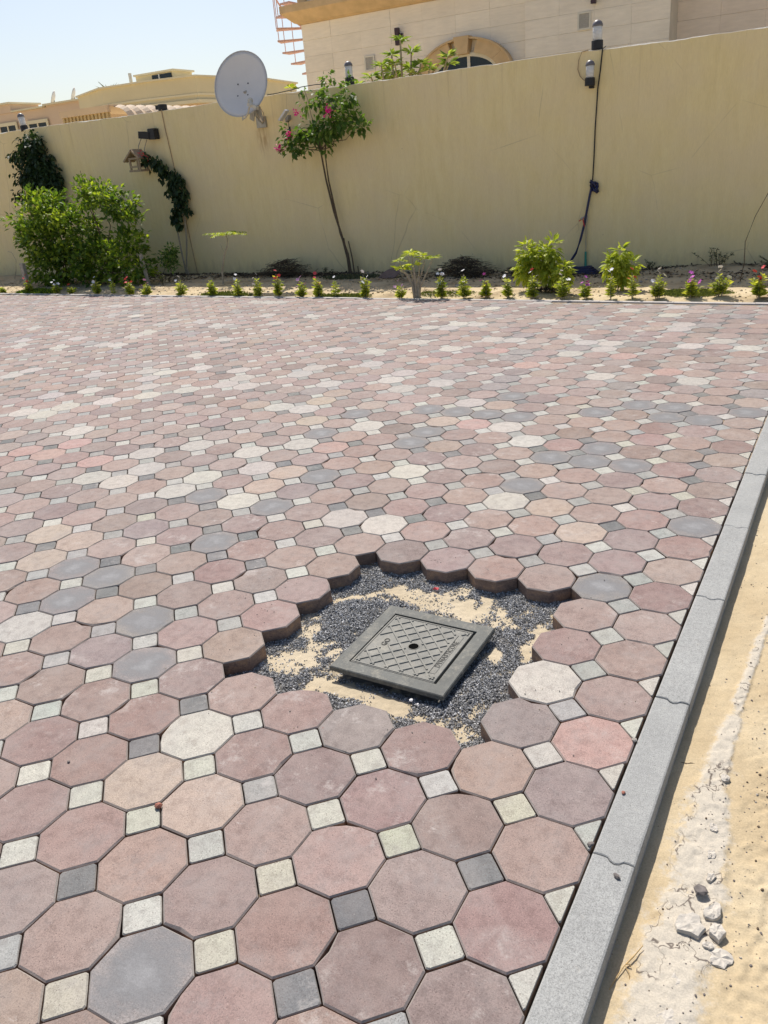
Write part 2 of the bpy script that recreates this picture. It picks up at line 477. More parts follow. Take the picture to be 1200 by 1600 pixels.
class MB:
    def __init__(s): s.v = []; s.f = []; s.m = []
    def add(s, verts, faces, mi=0):
        o = len(s.v); s.v += [tuple(x) for x in verts]
        s.f += [tuple(o + i for i in f) for f in faces]; s.m += [mi] * len(faces)
    def box(s, x0, x1, y0, y1, z0, z1, mi=0):
        s.add([(x0, y0, z0), (x1, y0, z0), (x1, y1, z0), (x0, y1, z0), (x0, y0, z1), (x1, y0, z1), (x1, y1, z1), (x0, y1, z1)],
              [(0, 3, 2, 1), (4, 5, 6, 7), (0, 1, 5, 4), (1, 2, 6, 5), (2, 3, 7, 6), (3, 0, 4, 7)], mi)
    def cbox(s, x0, x1, y0, y1, z0, z1, c=.005, mi=0):
        """box with chamfered top edges"""
        s.add([(x0, y0, z0), (x1, y0, z0), (x1, y1, z0), (x0, y1, z0),
               (x0, y0, z1 - c), (x1, y0, z1 - c), (x1, y1, z1 - c), (x0, y1, z1 - c),
               (x0 + c, y0 + c, z1), (x1 - c, y0 + c, z1), (x1 - c, y1 - c, z1), (x0 + c, y1 - c, z1)],
              [(0, 3, 2, 1), (0, 1, 5, 4), (1, 2, 6, 5), (2, 3, 7, 6), (3, 0, 4, 7),
               (4, 5, 9, 8), (5, 6, 10, 9), (6, 7, 11, 10), (7, 4, 8, 11), (8, 9, 10, 11)], mi)
    def obox(s, c, ax, ay, az, mi=0):
        c = Vector(c); ax = Vector(ax); ay = Vector(ay); az = Vector(az)
        vs = [c + sx * ax + sy * ay + sz * az for sz in (-1, 1) for sx, sy in ((-1, -1), (1, -1), (1, 1), (-1, 1))]
        s.add(vs, [(0, 3, 2, 1), (4, 5, 6, 7), (0, 1, 5, 4), (1, 2, 6, 5), (2, 3, 7, 6), (3, 0, 4, 7)], mi)
    def tube(s, pts, r, n=6, mi=0, r2=None):
        pts = [Vector(p) for p in pts]; rings = []
        r2 = r if r2 is None else r2
        up = Vector((0, 0, 1))
        for i, p in enumerate(pts):
            t = (pts[min(i + 1, len(pts) - 1)] - pts[max(i - 1, 0)])
            t = t.normalized() if t.length > 1e-9 else Vector((0, 0, 1))
            a = t.cross(up if abs(t.dot(up)) < .95 else Vector((1, 0, 0))).normalized(); b = t.cross(a)
            rr = r + (r2 - r) * i / max(1, len(pts) - 1)
            rings.append([p + rr * (math.cos(2 * math.pi * k / n) * a + math.sin(2 * math.pi * k / n) * b) for k in range(n)])
        vs = [v for ring in rings for v in ring]; fs = []
        for i in range(len(pts) - 1):
            for k in range(n):
                fs.append((i * n + k, i * n + (k + 1) % n, (i + 1) * n + (k + 1) % n, (i + 1) * n + k))
        fs.append(tuple(range(n - 1, -1, -1))); L = (len(pts) - 1) * n
        fs.append(tuple(range(L, L + n)))
        s.add(vs, fs, mi)
    def lathe(s, prof, n=20, c=(0, 0, 0), mi=0, rot=None):
        vs = []; fs = []
        for r_, z in prof:
            for k in range(n):
                a = 2 * math.pi * k / n
                p = Vector((r_ * math.cos(a), r_ * math.sin(a), z))
                if rot is not None: p = rot @ p
                vs.append(p + Vector(c))
        for i in range(len(prof) - 1):
            for k in range(n):
                fs.append((i * n + k, i * n + (k + 1) % n, (i + 1) * n + (k + 1) % n, (i + 1) * n + k))
        fs.append(tuple(range(n - 1, -1, -1))); L = (len(prof) - 1) * n
        fs.append(tuple(range(L, L + n)))
        s.add(vs, fs, mi)
    def prism(s, poly, z0, z1, axis='z', mi=0):
        n = len(poly)
        def P(a, b, c):
            return (a, b, c) if axis == 'z' else (a, c, b)
        vs = [P(a, b, z0) for a, b in poly] + [P(a, b, z1) for a, b in poly]
        fs = [tuple(range(n - 1, -1, -1)), tuple(range(n, 2 * n))]
        fs += [(i, (i + 1) % n, n + (i + 1) % n, n + i) for i in range(n)]
        if axis != 'z': fs = [tuple(reversed(f)) for f in fs]
        s.add(vs, fs, mi)
    def rock(s, c, r, mi=0, flat=.7, rn=rnd, sub=1):
        c = Vector(c)
        t = (1 + 5 ** .5) / 2
        ico = [(-1, t, 0), (1, t, 0), (-1, -t, 0), (1, -t, 0), (0, -1, t), (0, 1, t), (0, -1, -t), (0, 1, -t), (t, 0, -1), (t, 0, 1), (-t, 0, -1), (-t, 0, 1)]
        fs = [(0, 11, 5), (0, 5, 1), (0, 1, 7), (0, 7, 10), (0, 10, 11), (1, 5, 9), (5, 11, 4), (11, 10, 2), (10, 7, 6), (7, 1, 8),
              (3, 9, 4), (3, 4, 2), (3, 2, 6), (3, 6, 8), (3, 8, 9), (4, 9, 5), (2, 4, 11), (6, 2, 10), (8, 6, 7), (9, 8, 1)]
        sx, sy = rn.uniform(.7, 1.3), rn.uniform(.7, 1.3); a = rn.uniform(0, 6.28)
        vs = []
        for p in ico:
            q = Vector(p).normalized() * rn.uniform(.72, 1.15)
            x, y = q.x * sx, q.y * sy
            vs.append(c + Vector((x * math.cos(a) - y * math.sin(a), x * math.sin(a) + y * math.cos(a), q.z * flat)) * r)
        s.add(vs, fs, mi)
    def mesh(s, name, smooth=False):
        me = bpy.data.meshes.new(name)
        me.from_pydata(s.v, [], s.f)
        me.polygons.foreach_set('material_index', s.m)
        if smooth: me.polygons.foreach_set('use_smooth', [True] * len(s.f))
        me.update()
        return me
    def build(s, name, mat, parent=None, loc=None, smooth=False):
        return put(name, s.mesh(name, smooth), mat, parent, loc)

def np_mesh(name, verts, faces, corner=3):
    """mesh straight from numpy arrays (faces all of one size)"""
    me = bpy.data.meshes.new(name)
    nv, nf = len(verts), len(faces)
    me.vertices.add(nv); me.vertices.foreach_set('co', np.ascontiguousarray(verts, dtype=np.float32).ravel())
    me.loops.add(nf * corner); me.loops.foreach_set('vertex_index', np.ascontiguousarray(faces, dtype=np.int32).ravel())
    me.polygons.add(nf)
    me.polygons.foreach_set('loop_start', np.arange(0, nf * corner, corner, dtype=np.int32))
    me.update(calc_edges=True)
    me.polygons.foreach_set('use_smooth', np.zeros(nf, dtype=bool))
    return me

def grid_sheet(name, xs, ys, hfun, mat, attr=None, smooth=True):
    nx, ny = len(xs), len(ys)
    X, Y = np.meshgrid(xs, ys)
    Z = hfun(X, Y)
    v = np.stack([X, Y, Z], -1).reshape(-1, 3)
    i = np.arange(ny - 1)[:, None] * nx + np.arange(nx - 1)[None, :]
    f = np.stack([i, i + 1, i + nx + 1, i + nx], -1).reshape(-1, 4)
    me = np_mesh(name, v, f, 4)
    if smooth: me.polygons.foreach_set('use_smooth', np.ones(len(f), dtype=bool))
    if attr is not None:
        a = me.attributes.new(attr[0], 'FLOAT', 'POINT')
        a.data.foreach_set('value', attr[1](X, Y).astype(np.float32).ravel())
    return put(name, me, mat)

# smooth value noise in numpy
_perm = np.random.default_rng(5).random((256, 256))
def vnoise(x, y, s):
    x = np.asarray(x) * s + 1000.; y = np.asarray(y) * s + 1000.
    xi = np.floor(x).astype(int); yi = np.floor(y).astype(int)
    fx = x - xi; fy = y - yi; fx = fx * fx * (3 - 2 * fx); fy = fy * fy * (3 - 2 * fy)
    g = lambda a, b: _perm[a & 255, b & 255]
    return (g(xi, yi) * (1 - fx) + g(xi + 1, yi) * fx) * (1 - fy) + (g(xi, yi + 1) * (1 - fx) + g(xi + 1, yi + 1) * fx) * fy
def fbm(x, y, s, o=4):
    t = 0; a = .5
    for i in range(o): t = t + a * vnoise(x + i * 7.3, y - i * 3.1, s * 2 ** i); a *= .5
    return t

def leaves(name, pts, dirs, size, mat, parent=None, width=.45, fold=.18, droop=0, shade=None, tagfn=None):
    """each leaf is a folded blade of four triangles around a midrib"""
    pts = np.asarray(pts, float); n = len(pts)
    d = np.asarray(dirs, float); d /= np.linalg.norm(d, axis=1, keepdims=True) + 1e-9
    up = rng.normal(size=(n, 3)) * .5 + np.array([0, 0, 1.])
    s = np.cross(d, up); s /= np.linalg.norm(s, axis=1, keepdims=True) + 1e-9
    nn = np.cross(s, d)
    L = (np.asarray(size) * rng.uniform(.7, 1.25, n))[:, None]
    W = L * width * .5
    base = pts; tip = pts + d * L - np.array([0, 0, 1.]) * L * droop
    mid = pts + d * L * .48 - np.array([0, 0, 1.]) * L * droop * .3
    l = mid + s * W + nn * W * fold * 2; r = mid - s * W + nn * W * fold * 2
    V = np.stack([base, l, mid, r, tip], 1).reshape(-1, 3)
    o = (np.arange(n) * 5)[:, None, None]
    F = (np.array([[0, 1, 2], [0, 2, 3], [1, 4, 2], [2, 4, 3]])[None] + o).reshape(-1, 3)
    me = np_mesh(name, V, F)
    a = me.attributes.new('shade', 'FLOAT', 'POINT')
    sh = rng.uniform(0, 1, n) if shade is None else shade
    a.data.foreach_set('value', np.repeat(np.clip(sh, 0, 1), 5).astype(np.float32))
    return put(name, me, mat, parent)

# ------------------------------------------------------------------ ground
P = 0.22                                   # paver pitch
def edge_y(x): return 7.70 - 0.0215 * (x + .28)   # far edge of the paving
KX0, KX1 = 0.1135, 0.2155

gm = MB(); gm.add([(-400, -400, -.12), (400, -400, -.12), (400, 400, -.12), (-400, 400, -.12)], [(0, 1, 2, 3)])
structure(gm.build("ground", M['sand']))

def mortar_field(X, Y):
    cx = np.interp(Y, [-.6, -.05, .1, .25, .4, .62, .8, 1.1, 1.45, 2.2, 6], [.40, .375, .36, .362, .36, .335, .335, .345, .36, .42, .5])
    w = np.interp(Y, [-.6, 0, .25, .5, .8, 1.2, 2.2], [.10, .085, .075, .065, .035, .022, .02])
    left = np.exp(-((X - cx) / w) ** 2 * np.where(X > cx, 2.2, .7))
    return left * (0.40 + 1.0 * fbm(X, Y, 7, 3)) + .55 * left * (fbm(X, Y, 24, 3) - .45) + .18 * np.exp(-((X - .36) / .2) ** 2) * (Y < 1)
def sand_h(X, Y):
    m = mortar_field(X, Y)
    h = -.058 + .016 * (fbm(X, Y, 3.0, 3) - .47) + .006 * (fbm(X, Y, 30, 3) - .47)
    m = m + .5 * (fbm(X + 3, Y, 40, 3) - .45); step = 1 / (1 + np.exp(-(m - .55) * 22))
    h = h + .005 * step + .008 * step * (fbm(X, Y, 55, 2) - .4)
    rough = np.clip((X - .38) / .1, 0, 1) * .008 * (vnoise(X, Y, 60) - .5)
    return h + rough
def near_lin(a, b, c, d, fine, coarse):
    return np.unique(np.concatenate([np.linspace(a, b, coarse), np.linspace(b, c, fine), np.linspace(c, d, coarse)]).round(5))
xs = np.unique(np.concatenate([np.linspace(.19, .62, 130), np.linspace(.62, 6, 60)]).round(5))
ys = np.unique(np.concatenate([np.linspace(-6, -.35, 20), np.linspace(-.35, 1.7, 420), np.linspace(1.7, 4, 150), np.linspace(4, 10.25, 60)]).round(5))
structure(grid_sheet("sand", xs, ys, sand_h, M['crust_sand'], ('mortar', mortar_field)))

# ------------------------------------------------------------------ paving
pm = MB()
hx0, hx1, hy0, hy1 = -5.7 * P, -1.3 * P, 2.3 * P, 6.7 * P
PX0, PY0 = -16.4, -1.7
for (a, b, c, d) in ((PX0, hx0, PY0, 2.4), (hx1, KX0 + .01, PY0, 2.4), (hx0, hx1, PY0, hy0), (hx0, hx1, hy1, 2.4)):
    n = 1
    pm.add([(a, c, -.055), (b, c, -.055), (b, d, -.055), (a, d, -.055)], [(0, 1, 2, 3)])
pm.add([(PX0, 2.4, -.055), (KX0 + .01, 2.4, -.055), (KX0 + .01, 3.0, -.009), (PX0, 3.0, -.009), (KX0 + .01, 7.72, -.009), (PX0, 8.05, -.009)], [(0, 1, 2, 3), (3, 2, 4, 5)])
pavement = structure(pm.build("pavement", M['bedding']))

BEV = .0034
def octagon_mesh(seed, size=.1089, depth=.060):
    """one concrete paver: face, chamfer, sides"""
    rn = random.Random(seed)
    mb = MB(); e = size; c = e * math.tan(math.pi / 8)
    out = [(e, -c), (e, c), (c, e), (-c, e), (-e, c), (-e, -c), (-c, -e), (c, -e)]
    # split each edge so that it can be slightly ragged
    def ring(s, z, rag):
        pts = []
        for i in range(8):
            a = Vector(out[i]); b = Vector(out[(i + 1) % 8])
            for t in (0, .5):
                p = a.lerp(b, t) * s
                k = 1 - rn.uniform(0, rag)
                pts.append((p.x * k, p.y * k, z))
        return pts
    top = ring(1 - BEV / e, 0, .012); rim = ring(1, -.0042, .008)
    if seed >= 5:                       # a knocked-off corner
        q_ = rn.randrange(16)
        top[q_] = (top[q_][0] * .93, top[q_][1] * .93, -.002); rim[q_] = (rim[q_][0] * .955, rim[q_][1] * .955, -.009)
    bot = ring(.996, -depth, .0)
    vs = top + rim + bot; n = 16
    mb.add(vs, [tuple(range(n))], 0)
    mb.f += [(i, n + i, n + (i + 1) % n, (i + 1) % n) for i in range(n)]; mb.m += [1] * n
    mb.f += [(n + i, 2 * n + i, 2 * n + (i + 1) % n, n + (i + 1) % n) for i in range(n)]; mb.m += [2] * n
    me = mb.mesh("octagonal_paver")
    for mm in (M['paver'], M['rim'], M['side']): me.materials.append(mm)
    return me
def square_mesh(seed, tri=False, depth=.060):
    rn = random.Random(seed); mb = MB()
    h = (P * (math.sqrt(2) - 1)) / math.sqrt(2) - .0016
    if tri: out = [(-h, 0), (-.004, -h + .004), (-.004, h - .004)]
    else: out = [(h, 0), (0, h), (-h, 0), (0, -h)]
    m = len(out); cen = Vector((sum(p[0] for p in out) / m, sum(p[1] for p in out) / m))
    def ring(s, z, rag):
        pts = []
        for i in range(m):
            a = Vector(out[i]); b = Vector(out[(i + 1) % m])
            for t in (.06, .5, .94):
                p = cen + (a.lerp(b, t) - cen) * s * (1 - rn.uniform(0, rag))
                pts.append((p.x, p.y, z))
        return pts
    top = ring(.945, 0, .02); rim = ring(1, -.0035, .03); bot = ring(.99, -depth, 0); n = 3 * m
    mb.add(top + rim + bot, [tuple(range(n))], 0)
    mb.f += [(i, n + i, n + (i + 1) % n, (i + 1) % n) for i in range(n)]; mb.m += [1] * n
    mb.f += [(n + i, 2 * n + i, 2 * n + (i + 1) % n, n + (i + 1) % n) for i in range(n)]; mb.m += [2] * n
    if tri:
        mb.f[0] = tuple(reversed(mb.f[0])) if False else mb.f[0]
    me = mb.mesh("square_paver")
    for mm in (M['paver'], M['rim'], M['side']): me.materials.append(mm)
    return me
OCT = [octagon_mesh(i) for i in range(9)]
SQR = [square_mesh(i) for i in range(6)]
TRI = [square_mesh(i + 40, True) for i in range(4)]

WHITE = {(-43, 32), (-36, 24), (-35, 29), (-32, 21), (-31, 28), (-30, 25), (-29, 22), (-23, 12), (-23, 15), (-22, 12), (-22, 13), (-22, 18), (-21, 14), (-21, 19), (-20, 15), (-19, 11), (-18, 30), (-16, 31), (-15, 8), (-15, 10), (-15, 23), (-14, 8), (-14, 15), (-14, 25), (-14, 29), (-14, 33), (-13, 15), (-13, 29), (-12, 8), (-12, 9), (-12, 11), (-12, 19), (-12, 24), (-11, 26), (-10, 8), (-10, 14), (-10, 30), (-7, 8), (-7, 11), (-7, 24), (-7, 33), (-6, 8), (-6, 15), (-6, 26), (-5, 1), (-5, 14), (-5, 21), (-5, 32), (-4, 10), (-3, 26), (-2, 21), (-1, 4), (-1, 26)}
CREAM = {(-13, 5), (-13, 16), (-12, 4), (-12, 5), (-12, 14), (-10, 9), (-10, 10), (-8, 15), (-5, 0), (-4, 0), (-3, 10), (-2, 9)}
GREY = {(-14, 17), (-11, 4), (-11, 8), (-11, 13), (-11, 15), (-10, 3), (-10, 4), (-10, 20), (-10, 27), (-9, 6), (-9, 8), (-9, 10), (-9, 16), (-8, 3), (-8, 13), (-8, 14), (-8, 16), (-8, 19), (-8, 20), (-7, 2), (-7, 16), (-7, 18), (-6, 16), (-5, 26), (-4, 11), (-4, 13), (-4, 17), (-4, 20), (-3, -2), (-3, 13), (-3, 14), (-3, 18), (-2, 13), (-2, 17), (-2, 18), (-1, 7), (-1, 17), (0, 10), (0, 18)}
MAUVE = {(-20, 10), (-20, 19), (-16, 17), (-15, 22), (-14, 26), (-12, 7), (-11, 6), (-9, 9), (-8, 2), (-8, 21), (-3, 2), (-1, 3), (0, 2)}
PINK = {(-34, 20), (-19, 9), (-18, 9), (-18, 10), (-16, 9), (-12, 22), (-10, 12), (-10, 24), (-8, 22), (-7, 15), (-5, 24), (-3, 22), (0, 3)}
RED = {(-7, 1), (-6, -1), (-6, 0), (-6, 1), (-4, 1), (-2, 1), (-2, 2), (0, 0), (-1, 5), (0, 7), (-7, 0), (-2, -1)}
SQ_DARK = {(-18, 8), (-16, 8), (-16, 10), (-15, 7), (-15, 10), (-14, 8), (-11, 2), (-11, 4), (-11, 10), (-10, 5), (-10, 6), (-10, 10), (-9, 6), (-8, 5), (-8, 8), (-7, 8), (-6, 1), (-6, 8), (-6, 9), (-4, 14), (-2, -2), (-2, -1), (-2, 9), (-2, 17), (-1, 0), (-1, 13), (-1, 18)}
SQ_LIGHT = {(-14, 5), (-12, 6), (-11, 5), (-11, 14), (-10, 1), (-9, 16), (-8, 0), (-8, 1), (-8, 7), (-7, -1), (-7, 0), (-7, 1), (-7, 2), (-7, 5), (-6, -2), (-6, -1), (-5, -1), (-5, 0), (-5, 1), (-5, 16), (-5, 17), (-4, -3), (-4, -2), (-4, -1), (-4, 1), (-4, 11), (-4, 18), (-3, -2), (-3, -1), (-3, 0), (-3, 1), (-3, 6), (-3, 9), (-3, 14), (-2, 0), (-2, 10), (-2, 11), (-2, 13), (-2, 15), (-2, 18), (-1, -1), (-1, 1), (-1, 2), (-1, 11)}
cr = random.Random(3)
def jit(c, v=.05, warm=(.835, .845, .85)):
    k = 1 + cr.uniform(-v, v)
    c = tuple(a * b for a, b in zip(c, warm))
    return tuple(min(.85, x * k * (1 + cr.uniform(-.025, .025))) for x in c)
def oct_color(i, j):
    """base colour, and whether the stone is cloudy (alpha below 1)"""
    if (i, j) in WHITE: return jit((.50, .465, .415), .08), 1.
    if (i, j) in CREAM: return jit((.44, .35, .285)), 1.
    if (i, j) in GREY: return jit((.29, .255, .243)), .5
    if (i, j) in MAUVE: return jit((.275, .22, .21)), 1.
    if (i, j) in PINK: return jit((.44, .29, .255)), 1.
    if (i, j) in RED: return jit((.295, .20, .182)), 1.
    u = cr.random(); far = j > 16
    left = i < -9
    wz = .06 if far else (.04 if left else 0)
    if u < wz: return jit((.46, .42, .39)), 1.
    if u < wz + (.05 if far else 0): return jit((.30, .27, .265)), 1.
    base = cr.choice([(.335, .245, .215), (.315, .232, .208), (.355, .265, .23), (.325, .225, .20), (.30, .227, .21), (.35, .255, .215), (.285, .21, .195)])
    if left or far:
        t = cr.uniform(.0, .42)
        base = tuple(a * (1 - t) + b * t for a, b in zip(base, (.43, .355, .325)))
    if cr.random() < .14: base = tuple(a * .82 for a in base)
    return jit(base, .07), 1.
def sq_color(i, j):
    if (i, j) in SQ_DARK: return jit((.165, .17, .17), .12)
    if (i, j) in SQ_LIGHT:
        return jit(cr.choice([(.47, .455, .385), (.50, .48, .42), (.42, .425, .39), (.52, .50, .455), (.45, .43, .35)]), .06)
    u = cr.random()
    if u < .16: return jit((.19, .19, .185), .15)
    if u < .62: return jit((.335, .335, .315), .1)
    return jit((.46, .45, .41), .08)

inv = cam.matrix_world.inverted()
def in_view(x, y, z=0, mx=60):
    c = inv @ Vector((x, y, z))
    if c.z > -.05: return None
    u = 629.6 - 1246.77 * c.x / c.z; v = 797.4 + 1246.77 * c.y / c.z
    return -c.z if -mx < u < 1200 + mx and -mx < v < 1600 + mx else None
HOLE = {(i, j) for i in range(-5, -1) for j in range(3, 7)}
octs, sqs = [], []
for i in range(-74, 1):
    for j in range(-7, 38):
        x, y = i * P, j * P
        if (i, j) in HOLE or y > edge_y(x) - .05: continue
        octs.append((i, j, x, y, in_view(x, y)))
for i in range(-74, 0):
    for j in range(-7, 38):
        x, y = (i + .5) * P, (j + .5) * P
        if -6 <= i <= -2 and 2 <= j <= 6: continue
        if y > edge_y(x) - .02: continue
        sqs.append((i, j, x, y, in_view(x, y)))
def split(lst):
    vis = sorted([q for q in lst if q[4] is not None], key=lambda q: q[4])[:300]
    ids = {(q[0], q[1]) for q in vis}
    return vis, [q for q in lst if (q[0], q[1]) not in ids]
near_o, far_o = split(octs); near_s, far_s = split(sqs)
tr_ = random.Random(21)
def settle(o, x, y, k=1.0):
    o.location = (x + tr_.uniform(-.0007, .0007), y + tr_.uniform(-.0007, .0007), tr_.uniform(-.0012, .0008) * k)
    o.rotation_euler = (tr_.gauss(0, .0065) * k, tr_.gauss(0, .0065) * k, tr_.choice([0, 1, 2, 3]) * math.pi / 2 + tr_.gauss(0, .004))
for i, j, x, y, d in near_o:
    o = bpy.data.objects.new("octagonal_paver", OCT[tr_.randrange(9)]); COL.objects.link(o); o.parent = pavement
    settle(o, x, y)
    c, a = oct_color(i, j); o.color = (*c, a)
for i, j, x, y, d in near_s:
    o = bpy.data.objects.new("square_paver", SQR[tr_.randrange(6)]); COL.objects.link(o); o.parent = pavement
    settle(o, x, y, 1.2); o.location.z -= .0012
    o.color = (*sq_color(i, j), 1)
for j in range(-7, 35):
    o = bpy.data.objects.new("triangular_paver", TRI[tr_.randrange(4)]); COL.objects.link(o); o.parent = pavement
    o.location = (.5 * P - .001, (j + .5) * P, tr_.uniform(-.003, .001))
    o.rotation_euler = (tr_.gauss(0, .006), tr_.gauss(0, .006), 0)
    o.color = (*jit(cr.choice([(.49, .47, .41), (.52, .50, .45), (.42, .42, .38)]), .06), 1)

def field(name, lst, outline, bev, colfn, dz=0):
    """the smaller, farther pavers joined: face, chamfer, short sides, each with its own tilt and tint"""
    n = len(outline); m = len(lst)
    out = np.array(outline)
    k = np.arange(n)
    shape = np.concatenate([np.c_[out * (1 - bev), np.zeros(n)], np.c_[out, np.full(n, -.0042)], np.c_[out, np.full(n, -.03)]])
    V = np.empty((m, 3 * n, 3)); Ccol = np.empty((m, 4), dtype=np.float32)
    for a, (i, j, x, y, d) in enumerate(lst):
        tx, ty = tr_.gauss(0, .0065), tr_.gauss(0, .0065)
        V[a] = shape
        V[a, :, 2] += shape[:, 0] * tx + shape[:, 1] * ty + tr_.uniform(-.0012, .0008) + dz
        V[a, :, 0] += x; V[a, :, 1] += y
        c = colfn(i, j)
        c = c[0] if isinstance(c[0], tuple) else c
        Ccol[a] = (*c, 1)
    # quads for rim and sides, fan of quads for the face
    q = [[i_, n + i_, n + (i_ + 1) % n, (i_ + 1) % n] for i_ in range(n)] + [[n + i_, 2 * n + i_, 2 * n + (i_ + 1) % n, n + (i_ + 1) % n] for i_ in range(n)]
    q += [[0, a_, a_ + 1, a_ + 2] for a_ in range(1, n - 2, 2)]
    q = np.array(q)
    F = (q[None] + (np.arange(m) * 3 * n)[:, None, None]).reshape(-1, 4)
    me = np_mesh(name, V.reshape(-1, 3), F, 4)
    ca = me.color_attributes.new('tint', 'FLOAT_COLOR', 'POINT')
    ca.data.foreach_set('color', np.repeat(Ccol, 3 * n, axis=0).ravel())
    o = put(name, me, M['paver_field'], pavement)
    return stuff(o)
e_ = .1093; c_ = e_ * math.tan(math.pi / 8)
field("octagonal_paver_field", far_o, [(e_, -c_), (e_, c_), (c_, e_), (-c_, e_), (-e_, c_), (-e_, -c_), (-c_, -e_), (c_, -e_)], .04, oct_color)
h_ = (P * (math.sqrt(2) - 1)) / math.sqrt(2) - .0012
field("square_paver_field", far_s, [(h_, 0), (0, h_), (-h_, 0), (0, -h_)], .06, sq_color, -.001)

# kerb with wavy interlocking joints
kerb = structure(put("kerb", (lambda b: (b.box(KX0 + .004, KX1 + .02, -2.4, 7.7, -.2, -.115), b.mesh("kerb"))[1])(MB()), M['mortar']))
JW = [(0, 0), (.25, .001), (.36, .000), (.44, -.009), (.56, -.014), (.66, -.010), (.74, -.001), (.85, .000), (1, -.002)]
def kerb_stone(y0, y1, seed):
    rn = random.Random(seed); mb = MB(); W = KX1 - KX0
    dx = rn.uniform(-.0015, .0015)
    low = [(KX0 + dx + t * W, y0 + w + .0011) for t, w in JW]; hi = [(KX0 + dx + t * W, y1 + w - .0011) for t, w in JW]
    poly = low + hi[::-1]
    n = len(poly); cen = Vector((KX0 + W / 2, (y0 + y1) / 2))
    def inset(s, z):
        r_ = []
        for a, (x, y) in enumerate(poly):
            xx = min(max(x, KX0 + dx + s), KX1 + dx - s)
            yy = y + (s * .6 if a < len(low) else -s * .6)
            r_.append((xx, yy, z))
        return r_
    zt = .001 + rn.uniform(-.0012, .0012)
    rings = [inset(.0, -.13), inset(0, zt - .007), inset(.0016, zt - .0022), inset(.006, zt)]
    vs = [v for r_ in rings for v in r_]; fs = []
    for q in range(3):
        fs += [(q * n + a, q * n + (a + 1) % n, (q + 1) * n + (a + 1) % n, (q + 1) * n + a) for a in range(n)]
    fs.append(tuple(range(3 * n, 4 * n)))
    mb.add(vs, fs)
    return mb.build("kerb_stone", M['kerb'], kerb)
y = .271 - .662 * 4
k_ = 0
while y < 7.6:
    kerb_stone(y, min(y + .662, edge_y(.1) + .02), k_); y += .662; k_ += 1
# far edging strip
edging = structure(put("paving_edging", (lambda b: (b.box(-16.4, .25, 7.6, 8.0, -.3, -.11), b.mesh("paving_edging"))[1])(MB()), M['edge_strip']))
x = -16.4
while x < .2:
    x1 = min(x + .8, .235)
    mb = MB(); ya, yb = edge_y(x), edge_y(x1); z = .004 + rnd.uniform(-.002, .002)
    vs = [(x + .002, ya - .012, -.14), (x1 - .002, yb - .012, -.14), (x1 - .002, yb + .062, -.14), (x + .002, ya + .062, -.14)]
    vs += [(a, b, z) for a, b, c in vs]
    mb.add(vs, [(4, 5, 6, 7), (0, 1, 5, 4), (1, 2, 6, 5), (2, 3, 7, 6), (3, 0, 4, 7)])
    mb.build("edging_stone", M['edge_strip'], edging)
    x += .8

# ------------------------------------------------------------------ the hole: sand, chippings, cover
HX, HY = -.712, .914
def hole_h(X, Y):
    h = -.060 + .010 * (fbm(X, Y, 5, 3) - .47) + .004 * (vnoise(X, Y, 60) - .5)
    h = h + .014 * np.exp(-(((X + 1.06) / .13) ** 2 + ((Y - 1.06) / .14) ** 2))
    h = h + .010 * np.exp(-(((X + .45) / .10) ** 2 + ((Y - .8) / .14) ** 2))
    r = np.maximum(abs(X - HX), abs(Y - HY))
    return h - .012 * np.clip((.235 - r) / .02, 0, 1)
def gravel_density(X, Y):
    """where the dark chippings lie; bare sand elsewhere"""
    def blob(cx, cy, rx, ry, s=1., rot=0.):
        u = (X - cx) * math.cos(rot) + (Y - cy) * math.sin(rot); v = -(X - cx) * math.sin(rot) + (Y - cy) * math.cos(rot)
        return s * np.exp(-((u / rx) ** 2 + (v / ry) ** 2))
    bare = blob(-.68, 1.27, .19, .085, 1.5, -.15) + blob(-.92, 1.29, .13, .06, 1.3) + blob(-1.12, 1.22, .12, .026, 1.1, .75) + blob(-1.24, 1.02, .05, .10, .8) + blob(-1.05, .80, .16, .08, .5) + blob(-.62, 1.40, .12, .03, .5) \
        + blob(-.80, .66, .20, .055, 1.6) + blob(-1.10, .76, .10, .05, .85) + blob(-1.15, .69, .06, .05, .9) + blob(-1.16, .92, .05, .06, .75) \
        + blob(-.465, 1.03, .035, .05, 1.5) + blob(-.355, 1.15, .035, .16, 1.2) + blob(-.385, .60, .03, .04, .9) + blob(-.40, .74, .03, .05, .4) + blob(-.60, .62, .10, .03, .8)
    n = fbm(X, Y, 26, 3) - .45
    return np.clip((.88 - bare * .95) * 1.25 + n * 2.6, .0, 1.0)
hs = structure(grid_sheet("hole_sand", np.linspace(-1.33, -.21, 170), np.linspace(.43, 1.55, 170), hole_h, M['hole_sand'], ('dust', lambda X, Y: gravel_density(X, Y))))
NG = 120000
gx = rng.uniform(-1.33, -.21, NG); gy = rng.uniform(.43, 1.55, NG)
keep = rng.random(NG) < np.maximum(gravel_density(gx, gy), .07 * (fbm(gx, gy, 9, 2) > .38))
r = np.maximum(abs(gx - HX), abs(gy - HY)); keep &= r > .195
gx, gy = gx[keep], gy[keep]; ng = len(gx)
gs = rng.uniform(.0019, .0041, ng)
oc = np.array([(1, 0, 0), (0, 1, 0), (-1, 0, 0), (0, -1, 0), (0, 0, 1), (0, 0, -1)], float)
V = oc[None] * rng.uniform(.6, 1.3, (ng, 6, 1)) * gs[:, None, None]
V[:, :, 2] *= .8
V += rng.normal(0, .0006, V.shape)
a = rng.uniform(0, 6.28, ng); b = rng.uniform(-.8, .8, ng)
ca, sa, cb, sb = np.cos(a)[:, None], np.sin(a)[:, None], np.cos(b)[:, None], np.sin(b)[:, None]
